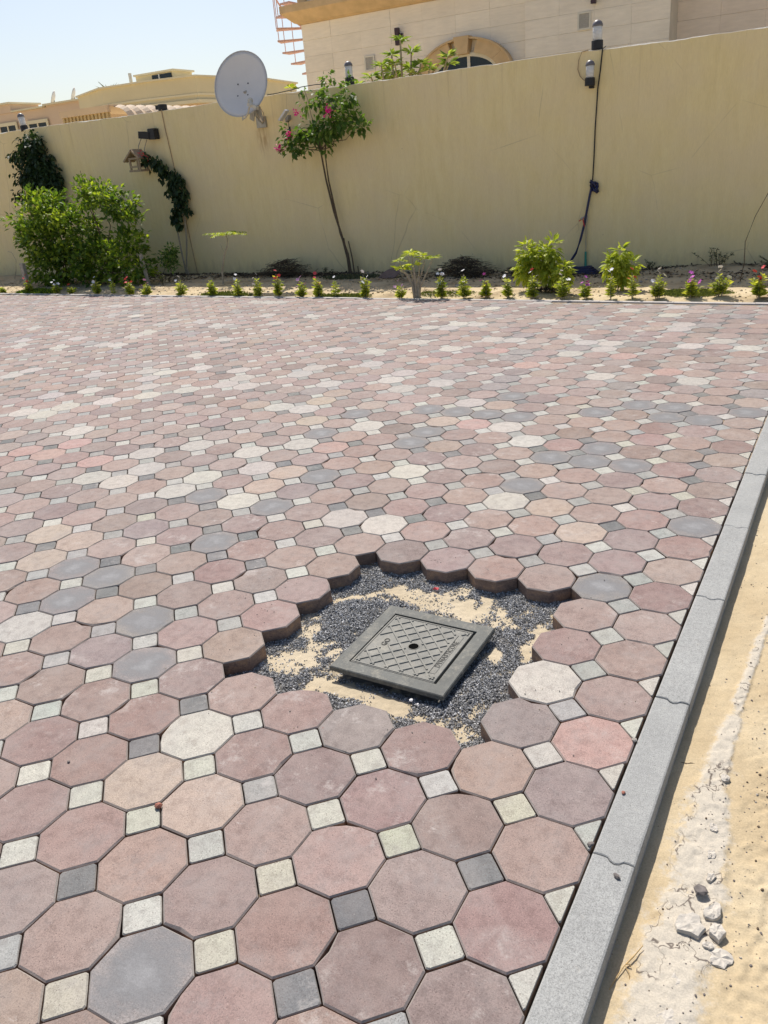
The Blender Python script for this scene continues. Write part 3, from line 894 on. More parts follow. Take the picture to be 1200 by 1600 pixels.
x0 = V[:, :, 0] * cb - V[:, :, 2] * sb; z0 = V[:, :, 0] * sb + V[:, :, 2] * cb; y0 = V[:, :, 1]
dens = gravel_density(gx, gy)
gz = hole_h(gx, gy) + rng.uniform(-.001, .006, ng) * (.2 + dens) + .002 * dens
V = np.stack([x0 * ca - y0 * sa + gx[:, None], x0 * sa + y0 * ca + gy[:, None], z0 + gz[:, None]], -1)
F = np.array([(0, 1, 4), (1, 2, 4), (2, 3, 4), (3, 0, 4), (1, 0, 5), (2, 1, 5), (3, 2, 5), (0, 3, 5)])
F = (F[None] + (np.arange(ng) * 6)[:, None, None]).reshape(-1, 3)
gme = np_mesh("gravel", V.reshape(-1, 3), F)
tone = rng.choice([.14, .22, .31, .42, .55, .75], ng, p=[.2, .26, .24, .17, .10, .03]) * rng.uniform(.8, 1.2, ng)
gc = np.stack([tone * 1.0, tone * 1.0, tone * 1.0, np.ones(ng)], -1).astype(np.float32)
cat = gme.color_attributes.new('tint', 'FLOAT_COLOR', 'POINT'); cat.data.foreach_set('color', np.repeat(gc, 6, axis=0).ravel())
g = stuff(put("gravel", gme, M['gravel'])); g['label'] = "dark grey basalt chippings spread round the access cover"; g['category'] = "gravel"

mb = MB(); q3 = random.Random(31)
for _ in range(150):
    a = q3.uniform(0, 6.28); rr = .52 + abs(q3.gauss(0, .16)); x = HX - .06 + rr * math.cos(a) * 1.05; y = HY + .07 + rr * math.sin(a)
    if x > .10 or (i_ := (round(x / P), round(y / P))) in HOLE: continue
    fx, fy = abs(x / P - round(x / P)), abs(y / P - round(y / P))
    if fx + fy > .62: continue
    if (-1.3 < x < -.2 and .45 < y < 1.55) and min(abs(x + 1.32), abs(x + .22), abs(y - .44), abs(y - 1.54)) > .12 and (round(x / P), round(y / P)) in HOLE: continue
    mb.rock((x, y, .0012), q3.uniform(.0012, .0028), q3.choice([0, 0, 1, 2]), .7, q3)
o = mb.build("loose_grit", [M['stone_dark'], M['stone_grey'], M['hole_sand']]); stuff(o); o['label'] = "loose grit on the pavers round the hole"; o['category'] = "grit"
cover = thing("access_cover", "square grey access cover with diamond pattern lying in the hole in the paving", "manhole cover", (HX, HY, -.022), R(0.2))
cover.rotation_euler = (R(.4), R(.5), R(.2))
H = .217; L1, L0 = .1625, .168      # frame half size, lid half size, frame opening
mb = MB()
def frame_side(mb, h, l, zt, zb):
    for k in range(4):
        a = k * math.pi / 2; ca, sa = math.cos(a), math.sin(a)
        tr = lambda x, y, z: (x * ca - y * sa, x * sa + y * ca, z)
        vs = [tr(-h, -h, zb), tr(h, -h, zb), tr(h, -h, zt - .003), tr(-h, -h, zt - .003), tr(-h + .003, -h + .003, zt), tr(h - .003, -h + .003, zt), tr(l, -l, zt), tr(-l, -l, zt), tr(l, -l, zt - .02), tr(-l, -l, zt - .02)]
        mb.add(vs, [(0, 1, 2, 3), (3, 2, 5, 4), (4, 5, 6, 7), (7, 6, 8, 9)])
frame_side(mb, H, L0, .010, -.008)
mb.build("frame", M['cover_frame'], cover)
mb = MB(); mb.box(-.165, .165, -.165, .165, -.05, -.0125); mb.build("frame_box", M['shade_dark'], cover)  # coloured dark so the gap under the frame looks deeply shaded
lid = MB(); LX = -.003
zt = .0075
lid.cbox(-L1 + LX, L1 + LX - .004, -L1, L1, -.012, zt, .0015)
lido = lid.build("lid", M['cover_lid'], cover)
# raised diagonal ribs round sunken diamond cells
ribs = MB(); pads = MB(); stp = .0400 / math.sqrt(2)      # half diagonal of one cell
def blocked(x, y):
    return abs(x - LX) > .153 or abs(y) > .153 or (x > .106 and abs(y) < .124) or (math.hypot(x - LX, y) < .024) or (-.150 < x < -.092 and abs(y + .012) < .034)
rw, rh = .0044, .0034
for a_ in range(-12, 13):
    for b_ in range(-12, 13):
        if (a_ + b_) % 2: continue
        cx, cy = a_ * stp + LX, b_ * stp
        for ex, ey in ((1, 1), (1, -1)):
            for f in range(4):
                x0, y0 = cx + ex * stp * f / 4, cy + ey * stp * f / 4; x1, y1 = cx + ex * stp * (f + 1) / 4, cy + ey * stp * (f + 1) / 4
                if blocked(x0, y0) or blocked(x1, y1): continue
                d = Vector((x1 - x0, y1 - y0)).normalized(); nn_ = Vector((-d.y, d.x)); z0, z1 = zt - .0005, zt + rh + (.0003 if ey > 0 else 0)
                w0, w1 = rw, rw * .62
                P4 = [(x0 + nn_.x * w0, y0 + nn_.y * w0, z0), (x1 + nn_.x * w0, y1 + nn_.y * w0, z0), (x1 - nn_.x * w0, y1 - nn_.y * w0, z0), (x0 - nn_.x * w0, y0 - nn_.y * w0, z0),
                      (x0 + nn_.x * w1, y0 + nn_.y * w1, z1), (x1 + nn_.x * w1, y1 + nn_.y * w1, z1), (x1 - nn_.x * w1, y1 - nn_.y * w1, z1), (x0 - nn_.x * w1, y0 - nn_.y * w1, z1)]
                ribs.add(P4, [(7, 6, 5, 4), (0, 4, 5, 1), (2, 6, 7, 3), (0, 3, 7, 4), (1, 5, 6, 2)])
ribs.build("rib_pattern", M['cover_lid'], lido)['kind'] = 'stuff'
rm_ = MB()
for a, b, c, d in ((-L1 + LX + .004, L1 + LX - .008, -.158, -.154), (-L1 + LX + .004, L1 + LX - .008, .154, .158), (-L1 + LX + .004, -L1 + LX + .008, -.154, .154)): rm_.box(a, b, c, d, zt - .0005, zt + .0020)
rm_.build("lid_rim", M['cover_lid'], lido)
kh = MB(); n = 20
kh.lathe([(.0205, zt - .0004), (.0205, zt + .0012), (.0185, zt + .0014), (.0180, zt + .0008)], 24, (LX, .0, 0))
kh.build("keyhole_rim", M['cover_lid'], lido, smooth=False)
kd = MB(); kd.lathe([(.0185, zt + .0004), (.0165, zt + .0017), (.001, zt + .0018)], 24, (LX, 0, 0)); pass  # black disc on the lid paints the shade of a hole; no recess is cut
kd.build("keyhole_dark_disc", M['hole_shade'], lido)
def lettering(txt, size, name, mat, parent, loc, rotz, ext=.0012, shear=None):
    cu = bpy.data.curves.new(name, 'FONT'); cu.body = txt; cu.size = size; cu.extrude = ext
    cu.align_x = 'CENTER'; cu.align_y = 'CENTER'; cu.resolution_u = 2
    t = bpy.data.objects.new(name, cu); COL.objects.link(t)
    bpy.context.view_layer.update()
    me = bpy.data.meshes.new_from_object(t.evaluated_get(bpy.context.evaluated_depsgraph_get()))
    bpy.data.objects.remove(t)
    me.materials.clear()
    o = put(name, me, mat, parent, loc); o.rotation_euler = (0, 0, rotz)
    return o
strip = MB(); strip.cbox(.117, .1385, -.118, .118, zt - .001, zt + .0012, .0008); strip.build("name_strip", M['cover_lid'], lido)
rail = MB(); rail.box(.1125, .1165, -.120, .120, zt - .001, zt + .0030); rail.build("strip_rail", M['cover_lid'], lido)
lettering("DYNASTICORE", .0245, "lettering", M['shade_dark'], lido, (.128, 0, zt + .0018), math.pi / 2, .0007)  # letters coloured dark in place of the shadow of their relief
lettering("GO", .030, "lettering", M['shade_dark'], lido, (-.108, -.012, zt + .0012), math.pi / 2, .0009)

w = MB(); w.add([(-.012, -.005, .002), (.013, -.007, .004), (.014, .005, .009), (-.006, .008, .006), (-.004, -.001, .012)], [(0, 1, 4), (1, 2, 4), (2, 3, 4), (3, 0, 4), (0, 3, 2, 1)])
tag(w.build("wrapper", M['hot_pink'], None, (-.854, 1.365, -.05)), "small crumpled bright pink scrap on the sand behind the access cover", "wrapper")
def pebble(name, loc, r, mat, label, flat=.6, seed=0):
    mb = MB(); mb.rock((0, 0, 0), r, 0, flat, random.Random(seed)); o = mb.build(name, mat, None, loc)
    return tag(o, label, "stone")
pebble("pebble", (-.60, .675, -.045), .006, M['petal_white'], "small white pebble by the near corner of the access cover", .8, 2)
pebble("pebble", (-.57, .665, -.046), .005, M['petal_white'], "tiny white pebble nearest the pavers below the access cover", .8, 3)
pebble("pebble", (-.83, 1.31, -.045), .009, M['mortar'], "pale round pebble on sand beside the pink scrap", .8, 4)
pebble("stone_chip", (-.982, -.062, .006), .011, M['stone_red'], "red-brown stone chip on a joint of a pale square paver", .7, 5)
pebble("stone_chip", (-1.365, -.039, .004), .0045, M['stone_dark'], "tiny dark stone alone on a mauve octagonal paver", .8, 6)
pebble("stone_chip", (.130, .491, .004), .0085, M['stone_red'], "flat reddish chip lying on the kerb's paving side", .45, 7)
pebble("stone_chip", (.184, .222, .005), .0085, M['stone_dark'], "dark grey stone on the kerb just below a wavy joint", .7, 8)
pebble("stone_chip", (.106, .705, .004), .0085, M['stone_grey'], "greyish chip wedged between paver and kerb below the pink octagon", .7, 9)
pebble("stone_chip", (.103, .292, .002), .009, M['stone_dark'], "dark chip where a triangular paver is broken beside the kerb", .5, 10)
pebble("stone_slab", (.359, .305, -.042), .020, M['stone_dark'], "flat dark grey stone on the cracked mortar beside the kerb", .35, 12)

# mortar crust plates and clods
def plate(loc, r, seed, label, thick=.010, el=1.0, rot=0, tilt=.0):
    rn = random.Random(seed); n = 13; mb = MB(); pl = []; r *= .82; thick *= .8
    for k in range(n):
        a = 2 * math.pi * k / n; rr = r * rn.uniform(.72, 1.15)
        x, y = rr * math.cos(a) * el, rr * math.sin(a)
        pl.append((x * math.cos(rot) - y * math.sin(rot), x * math.sin(rot) + y * math.cos(rot)))
    top = [(x * .93, y * .93, thick + rn.uniform(-.0015, .0015) + y * tilt) for x, y in pl]
    top2 = [(x * .5, y * .5, thick + rn.uniform(-.002, .003) + y * tilt) for x, y in pl]
    side = [(x, y, thick * .55 + y * tilt) for x, y in pl]; bot = [(x * .96, y * .96, -.006) for x, y in pl]
    mb.v = bot + side + top + top2 + [(0, 0, thick + .001)]
    for q in range(3): mb.f += [(q * n + k, q * n + (k + 1) % n, (q + 1) * n + (k + 1) % n, (q + 1) * n + k) for k in range(n)]
    mb.f += [(3 * n + k, 3 * n + (k + 1) % n, 4 * n) for k in range(n)]; mb.m = [0] * len(mb.f)
    o = mb.build("mortar_plate", M['mortar'], None, loc)
    return tag(o, label, "dried mortar", "broken plates of dried mortar on the sand")
plate((.352, .205, -.053), .040, 1, "largest dried mortar plate, cracked off just below the dark flat stone", .013, 1.0, .6)
plate((.392, .262, -.053), .022, 2, "pale mortar lump right of the dark flat stone", .010, 1.5, 1.2)
plate((.408, .212, -.054), .021, 3, "rounded mortar lump with dark lower edge right of the largest plate", .013, 1.4, 1.7)
plate((.398, .172, -.054), .0125, 4, "small white mortar flake below the rounded lump", .008, 1.3, 0.1)
plate((.425, .155, -.055), .027, 5, "flat white mortar patch to the right of the small flake", .004, 1.2, .3)
plate((.352, .068, -.055), .038, 6, "long white mortar patch nearest the straw twig", .0045, .55, -.3)
plate((.352, -.03, -.055), .040, 7, "white mortar patch at the bottom edge of the photo", .005, .7, -.4)
plate((.372, .36, -.054), .020, 8, "narrow cracked mortar strip above the dark flat stone", .007, .6, -.2)
plate((.362, .43, -.054), .022, 9, "mortar strip with a forked crack in the middle of the sand", .006, .6, -.1)
plate((.352, .52, -.054), .020, 10, "upper mortar strip beside a line of specks on the sand", .006, .7, .1)
plate((.352, .71, -.053), .017, 11, "small loose mortar cluster highest up the sand", .008, 1.0, .4)

t = MB(); t.tube([(.0, -.062, 0), (.008, -.03, .006), (.015, -.003, .009), (.018, .004, .009)], .0011, 5); t.tube([(.018, .004, .009), (.030, .03, .012), (.040, .058, .014)], .0019, 5, 0, .0010)
t.tube([(.016, 0, .009), (.028, -.012, .008), (.034, -.028, .001)], .0009, 4); t.tube([(.018, .003, .009), (.024, .006, .010), (.028, .004, .006)], .0016, 4)
tag(t.build("straw_twig", M['straw'], None, (.232, .050, -.058)), "forked straw-coloured twig on sand beside the kerb", "twig")
t = MB(); t.tube([(-.016, -.002, .003), (0, -.001, .005)], .0014, 5); t.tube([(-.004, -.005, .003), (.010, .004, .006), (.022, .008, .004)], .0014, 5); t.tube([(.0, -.006, .002), (.008, -.010, .003)], .0017, 5)
tag(t.build("bark_scrap", M['bark'], None, (.246, .739, -.062)), "small dark splinters of bark on smooth sand by the kerb", "twig")

# tiny clods and grit on the sand by the kerb
rr_ = random.Random(99); mb = MB()
for _ in range(1500):
    x = rr_.uniform(.24, .62); y = rr_.uniform(-.2, 2.4)
    if rr_.random() > (.25 + .75 * float(vnoise(x, y, 6) > .5)) or (x < .33 and rr_.random() < .75): continue
    rs = rr_.choice([.0012, .0016, .002, .003]) * rr_.uniform(.7, 1.3)
    z = float(sand_h(np.array(x), np.array(y)))
    mb.rock((x, y, z + rs * .3), rs, rr_.choice([0, 0, 1, 2]), .75, rr_)
o = mb.build("grit", [M['stone_dark'], M['stone_grey'], M['bark']]); stuff(o); o['label'] = "scattered grit and crumbs on the sand"; o['category'] = "grit"

# ------------------------------------------------------------------ planting bed
def soil_h(X, Y):
    back = np.clip((Y - 9.4) / .8, 0, 1)
    h = .004 + .035 * (fbm(X, Y, 1.6, 3) - .42) + .022 * (fbm(X, Y, 9, 3) - .45)
    h = h + back * np.interp(X, [-16, -10, -6, -3.5, -2.6, -1.6, 0, 2], [.01, -.0, .0, -.03, -.03, .05, .07, .06])
    front = np.clip((Y - (7.76 - .0215 * (X + .28))) / .25, 0, 1)
    return -.03 + (h + .035) * front
xs = np.linspace(-17, 3, 620); ys = np.linspace(7.66, 10.24, 90)
structure(grid_sheet("bed_soil", xs, ys, soil_h, M['soil']))
def soil_z(x, y): return float(soil_h(np.array(float(x)), np.array(float(y))))
mb = MB()
for _ in range(2600):
    x = rr_.uniform(-14, 1); y = rr_.uniform(7.85 - .0215 * x, 10.1)
    rs = rr_.choice([.006, .009, .012, .018]) * rr_.uniform(.7, 1.2)
    mb.rock((x, y, soil_z(x, y) + rs * .25), rs, 0 if rr_.random() < .75 else 1, .7, rr_)
o = mb.build("soil_clods", [M['soil'], M['stone_grey']]); stuff(o); o['label'] = "clods and small stones on the bed"; o['category'] = "clods"

# ------------------------------------------------------------------ boundary wall
WY = 10.2
wallt = thing("boundary_wall", "long ochre rendered boundary wall behind the planting bed", "wall", (-6, WY, 0))
xs = np.arange(-22, 6.01, .05); mb = MB()
zt_ = 2.69 + .006 * np.sin(xs * 1.3) + .012 * (np.array([float(fbm(np.array(x), np.array(0.), 5, 3)) for x in xs]) - .45) * 1.6
ch = .004 + .016 * np.array([max(0, float(fbm(np.array(x), np.array(4.), 3.2, 3)) - .42) for x in xs]) * 3
n = len(xs); vs = []
for a in range(n): vs += [(xs[a], WY, -.3), (xs[a], WY, zt_[a] - ch[a] * 1.0), (xs[a], WY + ch[a] * 1.3, zt_[a]), (xs[a], WY + .2, zt_[a] - .004), (xs[a], WY + .2, -.3)]
fs = []; ms = []
for a in range(n - 1):
    for q in range(4):
        fs.append((a * 5 + q, (a + 1) * 5 + q, (a + 1) * 5 + q + 1, a * 5 + q + 1)); ms.append(1 if q in (1, 2) else 0)
fs += [(4, 3, 2, 1, 0), tuple((n - 1) * 5 + q for q in range(5))]; ms += [0, 0]
mb.v = vs; mb.f = fs; mb.m = ms
for v_i in range(len(mb.v)): mb.v[v_i] = (mb.v[v_i][0] + 6, mb.v[v_i][1] - WY, mb.v[v_i][2])
mb.build("wall_body", [M['wall'], M['wall_chip']], wallt)

# ------------------------------------------------------------------ lamps
def bollard_lamp(x, y, z, s, label, tilt=0., rot=0, on_wall=False):
    t = thing("wall_lamp" if on_wall else "post_lamp", label, "lamp", (x, y, z), rot, "cylindrical lamps of the boundary wall")
    t.rotation_euler = (0, tilt, rot)
    b = MB(); b.lathe([(.072, 0), (.074, .004), (.074, .10), (.070, .105)], 20); b.build("base", M['black'], t, smooth=False)
    g = MB(); g.lathe([(.052, .104), (.060, .108), (.060, .262), (.056, .266)], 20); g.build("glass_shade", M['lamp_glass'], t, smooth=True)
    i = MB(); i.lathe([(.016, .105), (.016, .19), (.004, .20)], 10); i.build("bulb", M['petal_white'], t)
    c = MB(); c.lathe([(.066, .262), (.068, .268), (.066, .285), (.052, .312), (.030, .330), (.006, .336)], 20); c.build("cap", M['cap'], t, smooth=True)
    if on_wall:
        a = MB(); a.box(-.03, .03, .05, .14, -.03, .06); a.build("bracket", M['black'], t)
    t.scale = (s, s, s)
    return t
M['cap'] = simple("lamp_cap_grey", (.16, .15, .16), .45, .5, .1)
bollard_lamp(-13.87, WY + .06, 2.66, .95, "cylindrical lamp on the wall top at the far left above the dark vine", -.10)
bollard_lamp(-6.52, WY + .07, 2.69, .92, "cylindrical lamp on the wall top above the bougainvillea")
bollard_lamp(-2.81, WY + .07, 2.70, .98, "cylindrical lamp on the wall top where the black cable starts")
bollard_lamp(-2.84, WY - .12, 2.29, .86, "cylindrical lamp fixed to the wall face below another lamp", 0, 0, True)
lb = thing("lamp_base", "black lamp base without its glass on the wall top left of the dish", "lamp", (-10.28, WY + .06, 2.69))
b = MB(); b.lathe([(.075, 0), (.078, .006), (.078, .085), (.07, .095)], 18); b.build("base", M['black'], lb)
b = MB(); b.box(-.10, -.02, -.07, .05, .02, .085); b.build("terminal_box", M['black'], lb)

# floodlight with birdhouse under it
fl = thing("floodlight", "black floodlight fixed to the wall above the birdhouse", "floodlight", (-10.50, WY, 2.33))
b = MB(); b.cbox(-.03, .11, -.14, -.02, -.07, .10, .01); b.build("housing", M['black'], fl)
b = MB(); b.obox((-.11, -.12, 0.005), (.10, .02, -.015), (0, .05, 0), (.01, 0, .055)); b.build("head", M['black'], fl)
b = MB(); b.box(.0, .06, -.03, .0, -.03, .05); b.build("bracket", M['galv'], fl)
bh = thing("birdhouse", "small open wooden birdhouse with pitched roof hanging under the floodlight", "birdhouse", (-10.80, WY - .22, 1.78))
def board(name, c, ax, ay, az, mat=None): b = MB(); b.obox(c, ax, ay, az); return b.build(name, mat or M['wood_box'], bh)
board("roof_board", (-.105, 0, .255), (.115, 0, .090), (0, .13, 0), (-.008, 0, .010))
board("roof_board", (.075, 0, .268), (.080, 0, -.068), (0, .13, 0), (.008, 0, .009))
board("floor_board", (.0, 0, .01), (.135, 0, 0), (0, .11, 0), (0, 0, .016))
for px, py in ((-.10, -.09), (.11, -.09), (-.10, .09), (.11, .09)): board("post", (px, py, .11), (.014, 0, 0), (0, .014, 0), (0, 0, .10))
board("rail", (0, -.095, .075), (.10, 0, 0), (0, .010, 0), (0, 0, .016)); board("rail", (0, .095, .075), (.10, 0, 0), (0, .010, 0), (0, 0, .016))
board("rail", (0, -.095, .205), (.11, 0, -.0), (0, .010, 0), (0, 0, .014))
b = MB(); b.tube([(.05, 0, .28), (.052, .03, .40), (.08, .1, .52)], .008, 6); b.tube([(.11, .05, .26), (.14, .1, .40), (.17, .14, .5)], .007, 6); b.build("hanger", M['bark_pale'], bh)
c1 = MB(); c1.tube([(-10.25, WY - .012, 2.70), (-10.24, WY - .012, 2.4), (-10.21, WY - .012, 2.1), (-10.18, WY - .012, 1.75), (-10.14, WY - .012, 1.2), (-10.10, WY - .012, .6), (-10.06, WY - .012, .0)], .0075, 6)
tag(c1.build("cable", M['cable_brown']), "thin brown cable running down the wall right of the floodlight", "cable")

# small white floodlight beside the bougainvillea
sf = thing("floodlight", "small white angled floodlight on the wall left of the bougainvillea", "floodlight", (-7.64, WY - .12, 2.33))
b = MB(); b.obox((0, -.02, .05), (.075, 0, .066), (0, .045, 0), (-.010, 0, .010)); b.build("reflector", M['petal_white'], sf)
b = MB(); b.obox((.045, .03, 0.0), (.03, 0, .02), (0, .04, 0), (.0, 0, .03)); b.build("housing", M['stone_grey'], sf)
b = MB(); b.tube([(.04, .04, -.01), (.02, .06, -.09), (.01, .06, -.12)], .006, 5); b.add([(.0, .05, -.23), (.045, .05, -.235), (.05, .06, -.11), (.02, .05, -.11)], [(0, 1, 2, 3), (3, 2, 1, 0)]); b.box(-.005, .045, .04, .065, -.24, -.14); b.build("cord_box", M['black'], sf)

# wires round the right lamps
b = MB(); b.tube([(-2.70, WY + .05, 2.72), (-2.715, WY - .02, 2.69), (-2.74, WY - .015, 2.45), (-2.765, WY - .02, 2.25), (-2.79, WY - .015, 1.8), (-2.80, WY - .015, 1.4), (-2.81, WY - .02, 1.17)], .0085, 6)
tag(b.build("cable", M['cable']), "black cable hanging down the wall below the right-hand lamps", "cable")
b = MB(); b.tube([(-2.90, WY + .0, 2.70), (-2.98, WY - .02, 2.69), (-3.02, WY - .02, 2.6), (-3.03, WY - .02, 2.5), (-3.0, WY - .02, 2.42), (-2.95, WY - .03, 2.37), (-2.90, WY - .05, 2.36)], .0055, 6)
tag(b.build("cable", M['cable_brown']), "thin looped wire joining the two right-hand lamps", "cable")
b = MB(); b.tube([(-8.0, WY - .01, 2.70), (-7.8, WY - .01, 2.705), (-7.55, WY - .01, 2.72), (-7.35, WY + .01, 2.745), (-7.1, WY + .02, 2.75), (-6.9, WY + .03, 2.74)], .006, 5)
tag(b.build("cable", M['cable']), "thin black wire along the wall top between the dish and the bougainvillea", "cable")

# hose, knot, riser pipe with tap
hz = thing("garden_hose", "navy garden hose knotted on the wall and trailing to a coil on the soil", "hose", (-3.0, WY - .1, 0))
b = MB(); b.tube([(.19, .08, 1.12), (.165, .06, 1.0), (.13, .05, .8), (.10, .04, .62), (.05, .03, .42), (.0, .0, .25), (-.08, -.05, .12), (-.16, -.1, .05)], .017, 8); b.build("hanging_length", M['hose'], hz, smooth=True)
b = MB()
for k in range(3):
    b.tube([(.22 + .05 * math.cos(a + k), .06 + .02 * math.sin(2 * a), 1.09 + (.055 + .012 * k) * math.sin(a)) for a in [i * .7 for i in range(10)]], .014, 6)
b.build("knot", M['hose'], hz, smooth=True)
b = MB()
for k in range(4):
    b.tube([(.08 + (.27 - .03 * k) * math.cos(a), -.12 + (.12 - .015 * k) * math.sin(a), .005 + .022 * k + .01 * math.sin(3 * a)) for a in [i * .42 for i in range(16)]], .016, 6)
b.build("coil", M['hose'], hz, smooth=True)
pp = thing("water_tap", "water tap with red lever on a cream pipe with teal sleeve", "tap", (-2.885, WY - .03, 0))
b = MB(); b.tube([(0, 0, -.05), (0.0, 0, .35), (.01, 0, .66)], .011, 8); b.build("pipe", M['cream_pipe'], pp)
b = MB(); b.tube([(-.0, -.0, -.05), (0.0, 0, .26)], .021, 8, 0, .015); b.build("sleeve", M['teal'], pp)
b = MB(); b.lathe([(.018, .64), (.024, .66), (.024, .72), (.014, .74)], 10); b.tube([(0, 0, .70), (-.03, -.05, .71), (-.05, -.08, .69)], .013, 6); b.build("tap_body", M['galv'], pp)
b = MB(); b.obox((-.05, -.05, .685), (.035, 0, .02), (0, .008, 0), (0, 0, .007)); b.obox((-.02, -.05, .64), (.010, 0, -.045), (0, .006, 0), (.006, 0, 0)); b.build("lever", M['red_plastic'], pp)

# ------------------------------------------------------------------ satellite dish
DC = Vector((-8.12, 9.72, 2.85))
nrm = Vector((.22, -1, .36)).normalized()
dish = thing("satellite_dish", "large grey satellite dish mounted on the front of the wall", "satellite dish", DC)
q = nrm.to_track_quat('Z', 'Y').to_matrix()
def dish_shell(rad, depth, th, n=40, rings=9):
    vs = []; fs = []
    ax, ay = .435, .475
    for s_, off in ((0, 0), (1, -th)):
        for r_ in range(rings + 1):
            rr = r_ / rings
            for k in range(n):
                a = 2 * math.pi * k / n
                vs.append(q @ Vector((ax * rr * math.cos(a), ay * rr * math.sin(a), depth * (rr * rr - 1) + off)))
    m_ = (rings + 1) * n
    for r_ in range(rings):
        for k in range(n):
            A = r_ * n + k; B = r_ * n + (k + 1) % n; Cc = (r_ + 1) * n + (k + 1) % n; D = (r_ + 1) * n + k
            fs.append((A, D, Cc, B)) ; fs.append((m_ + A, m_ + B, m_ + Cc, m_ + D))
    for k in range(n):
        A = rings * n + k; B = rings * n + (k + 1) % n
        fs.append((A, m_ + A, m_ + B, B))
    mb = MB(); mb.v = vs; mb.f = fs; mb.m = [0] * len(fs); return mb
dish_shell(.45, .085, .006).build("reflector", M['dish'], dish, smooth=True)
b = MB(); n = 44; rim_pts = [q @ Vector((.437 * math.cos(2 * math.pi * k / n), .477 * math.sin(2 * math.pi * k / n), -.003)) for k in range(n + 1)]
b.tube(rim_pts, .009, 6); b.build("rim", M['dish_rim'], dish, smooth=True)
for bx, by_ in ((-.085, .03), (.085, .03), (-.085, -.14), (.085, -.14)):
    b = MB(); p = q @ Vector((bx, by_, -.077)); b.lathe([(.011, 0), (.011, .004), (.004, .007)], 8, p, rot=q); b.build("bolt", M['black'], dish)
foot = q @ Vector((.03, -.47, -.02)); lnb = Vector((.30, -.20, -.28))
b = MB(); b.tube([foot, foot + Vector((0.02, -.04, -.05)), Vector((.10, -.12, -.47)), Vector((.20, -.17, -.42)), lnb], .014, 6); b.build("arm", M['lnb_white'], dish)
b = MB(); ld = Vector((-.50, .55, .55)).normalized(); lr = ld.to_track_quat('Z', 'Y').to_matrix()
b.lathe([(.018, -.10), (.024, -.08), (.026, .0), (.040, .02), (.040, .05), (.034, .06)], 14, lnb, rot=lr); b.build("feed_horn", M['lnb_white'], dish, smooth=False)
b = MB(); b.obox(lnb + Vector((.05, -.02, -.06)), (.075, 0, -.035), (0, .035, 0), (.01, 0, .022)); b.build("feed_cover", M['lnb_white'], dish)
b = MB(); b.obox((.06, .12, -.40), (.035, 0, -.02), (0, .012, 0), (.03, 0, .10)); b.obox((.14, .20, -.42), (.03, 0, 0), (0, .012, 0), (-.012, 0, .10)); b.tube([(.02, .05, -.10), (.04, .15, -.28), (.0, .28, -.42), (-.06, .46, -.50)], .028, 8)
b.box(-.14, .04, .44, .48, -.60, -.44); b.tube([(.10, .15, -.30), (.06, .28, -.46), (-.03, .46, -.54)], .02, 8); b.build("wall_bracket", M['galv'], dish)
b = MB(); b.tube([lnb + Vector((.06, 0, -.05)), (.42, -.17, -.34), (.45, -.12, -.44), (.40, -.05, -.54), (.28, .05, -.55), (.12, .15, -.42)], .006, 5); b.build("feed_cable", M['cable_brown'], dish)

# ------------------------------------------------------------------ plants
def cloud_dirs(n, up=.3): d = rng.normal(size=(n, 3)); d[:, 2] += up; return d
def in_ellipsoids(n, els, shell=.55):
    """points spread in the given ellipsoids, denser toward their skins"""
    w = np.array([e[3] * e[4] * e[5] for e in els]) ** .8; w /= w.sum()
    k = rng.choice(len(els), n, p=w); E_ = np.array(els)[k]
    d = rng.normal(size=(n, 3)); d /= np.linalg.norm(d, axis=1, keepdims=True)
    r_ = shell + (1 - shell) * rng.random(n) ** .6
    r_ = np.where(rng.random(n) < .25, rng.random(n), r_) * rng.uniform(.85, 1.12, n)
    return E_[:, :3] + d * E_[:, 3:6] * r_[:, None], d
def clumped(n, els, csize, per):
    """leaf positions gathered into small sprays so that the outline is uneven"""
    nc = max(1, n // per); c, d = in_ellipsoids(nc, els)
    pts = np.repeat(c, per, 0) + rng.normal(0, csize, (nc * per, 3)); dd = np.repeat(d, per, 0) + rng.normal(0, .6, (nc * per, 3))
    sh = np.repeat(rng.uniform(0, 1, nc), per) * .6 + rng.random(nc * per) * .4
    return pts, dd, sh
def stems(mb, base, tips, r0, r1, wob=.05, seg=5, n=5):
    for tp in tips:
        b0 = Vector(base) + Vector((rnd.uniform(-.02, .02), rnd.uniform(-.02, .02), 0)); t = Vector(tp); pts = []
        for k in range(seg + 1):
            f = k / seg; p = b0.lerp(t, f)
            if 0 < k < seg: p += Vector((rnd.gauss(0, wob), rnd.gauss(0, wob), rnd.gauss(0, wob * .4)))
            pts.append(p)
        mb.tube(pts, r0, n, 0, r1)

def shrub(label, loc, els, nleaf, lsize, mat, tips, csize=.075, per=10, name="shrub", cat="shrub", r0=.014, width=.42, droop=.1, stemmat='bark', group=None, gaps=()):
    t = thing(name, label, cat, loc, 0, group)
    pts, dd, sh = clumped(nleaf, els, csize, per)
    keep = pts[:, 2] > .0
    for gx_, gz_, rx_, rz_ in gaps:
        keep &= (((pts[:, 0] + loc[0] - gx_) / rx_) ** 2 + ((pts[:, 2] - gz_) / rz_) ** 2) > rng.uniform(.75, 1.1, len(pts))
    leaves("foliage", pts[keep], dd[keep] + np.array([0, 0, .2]), np.full(keep.sum(), lsize), M[mat], t, width, .18, droop, sh[keep])
    mb = MB(); stems(mb, (0, 0, -.03), tips, r0, r0 * .3); mb.build("stem", M[stemmat], t)
    return t
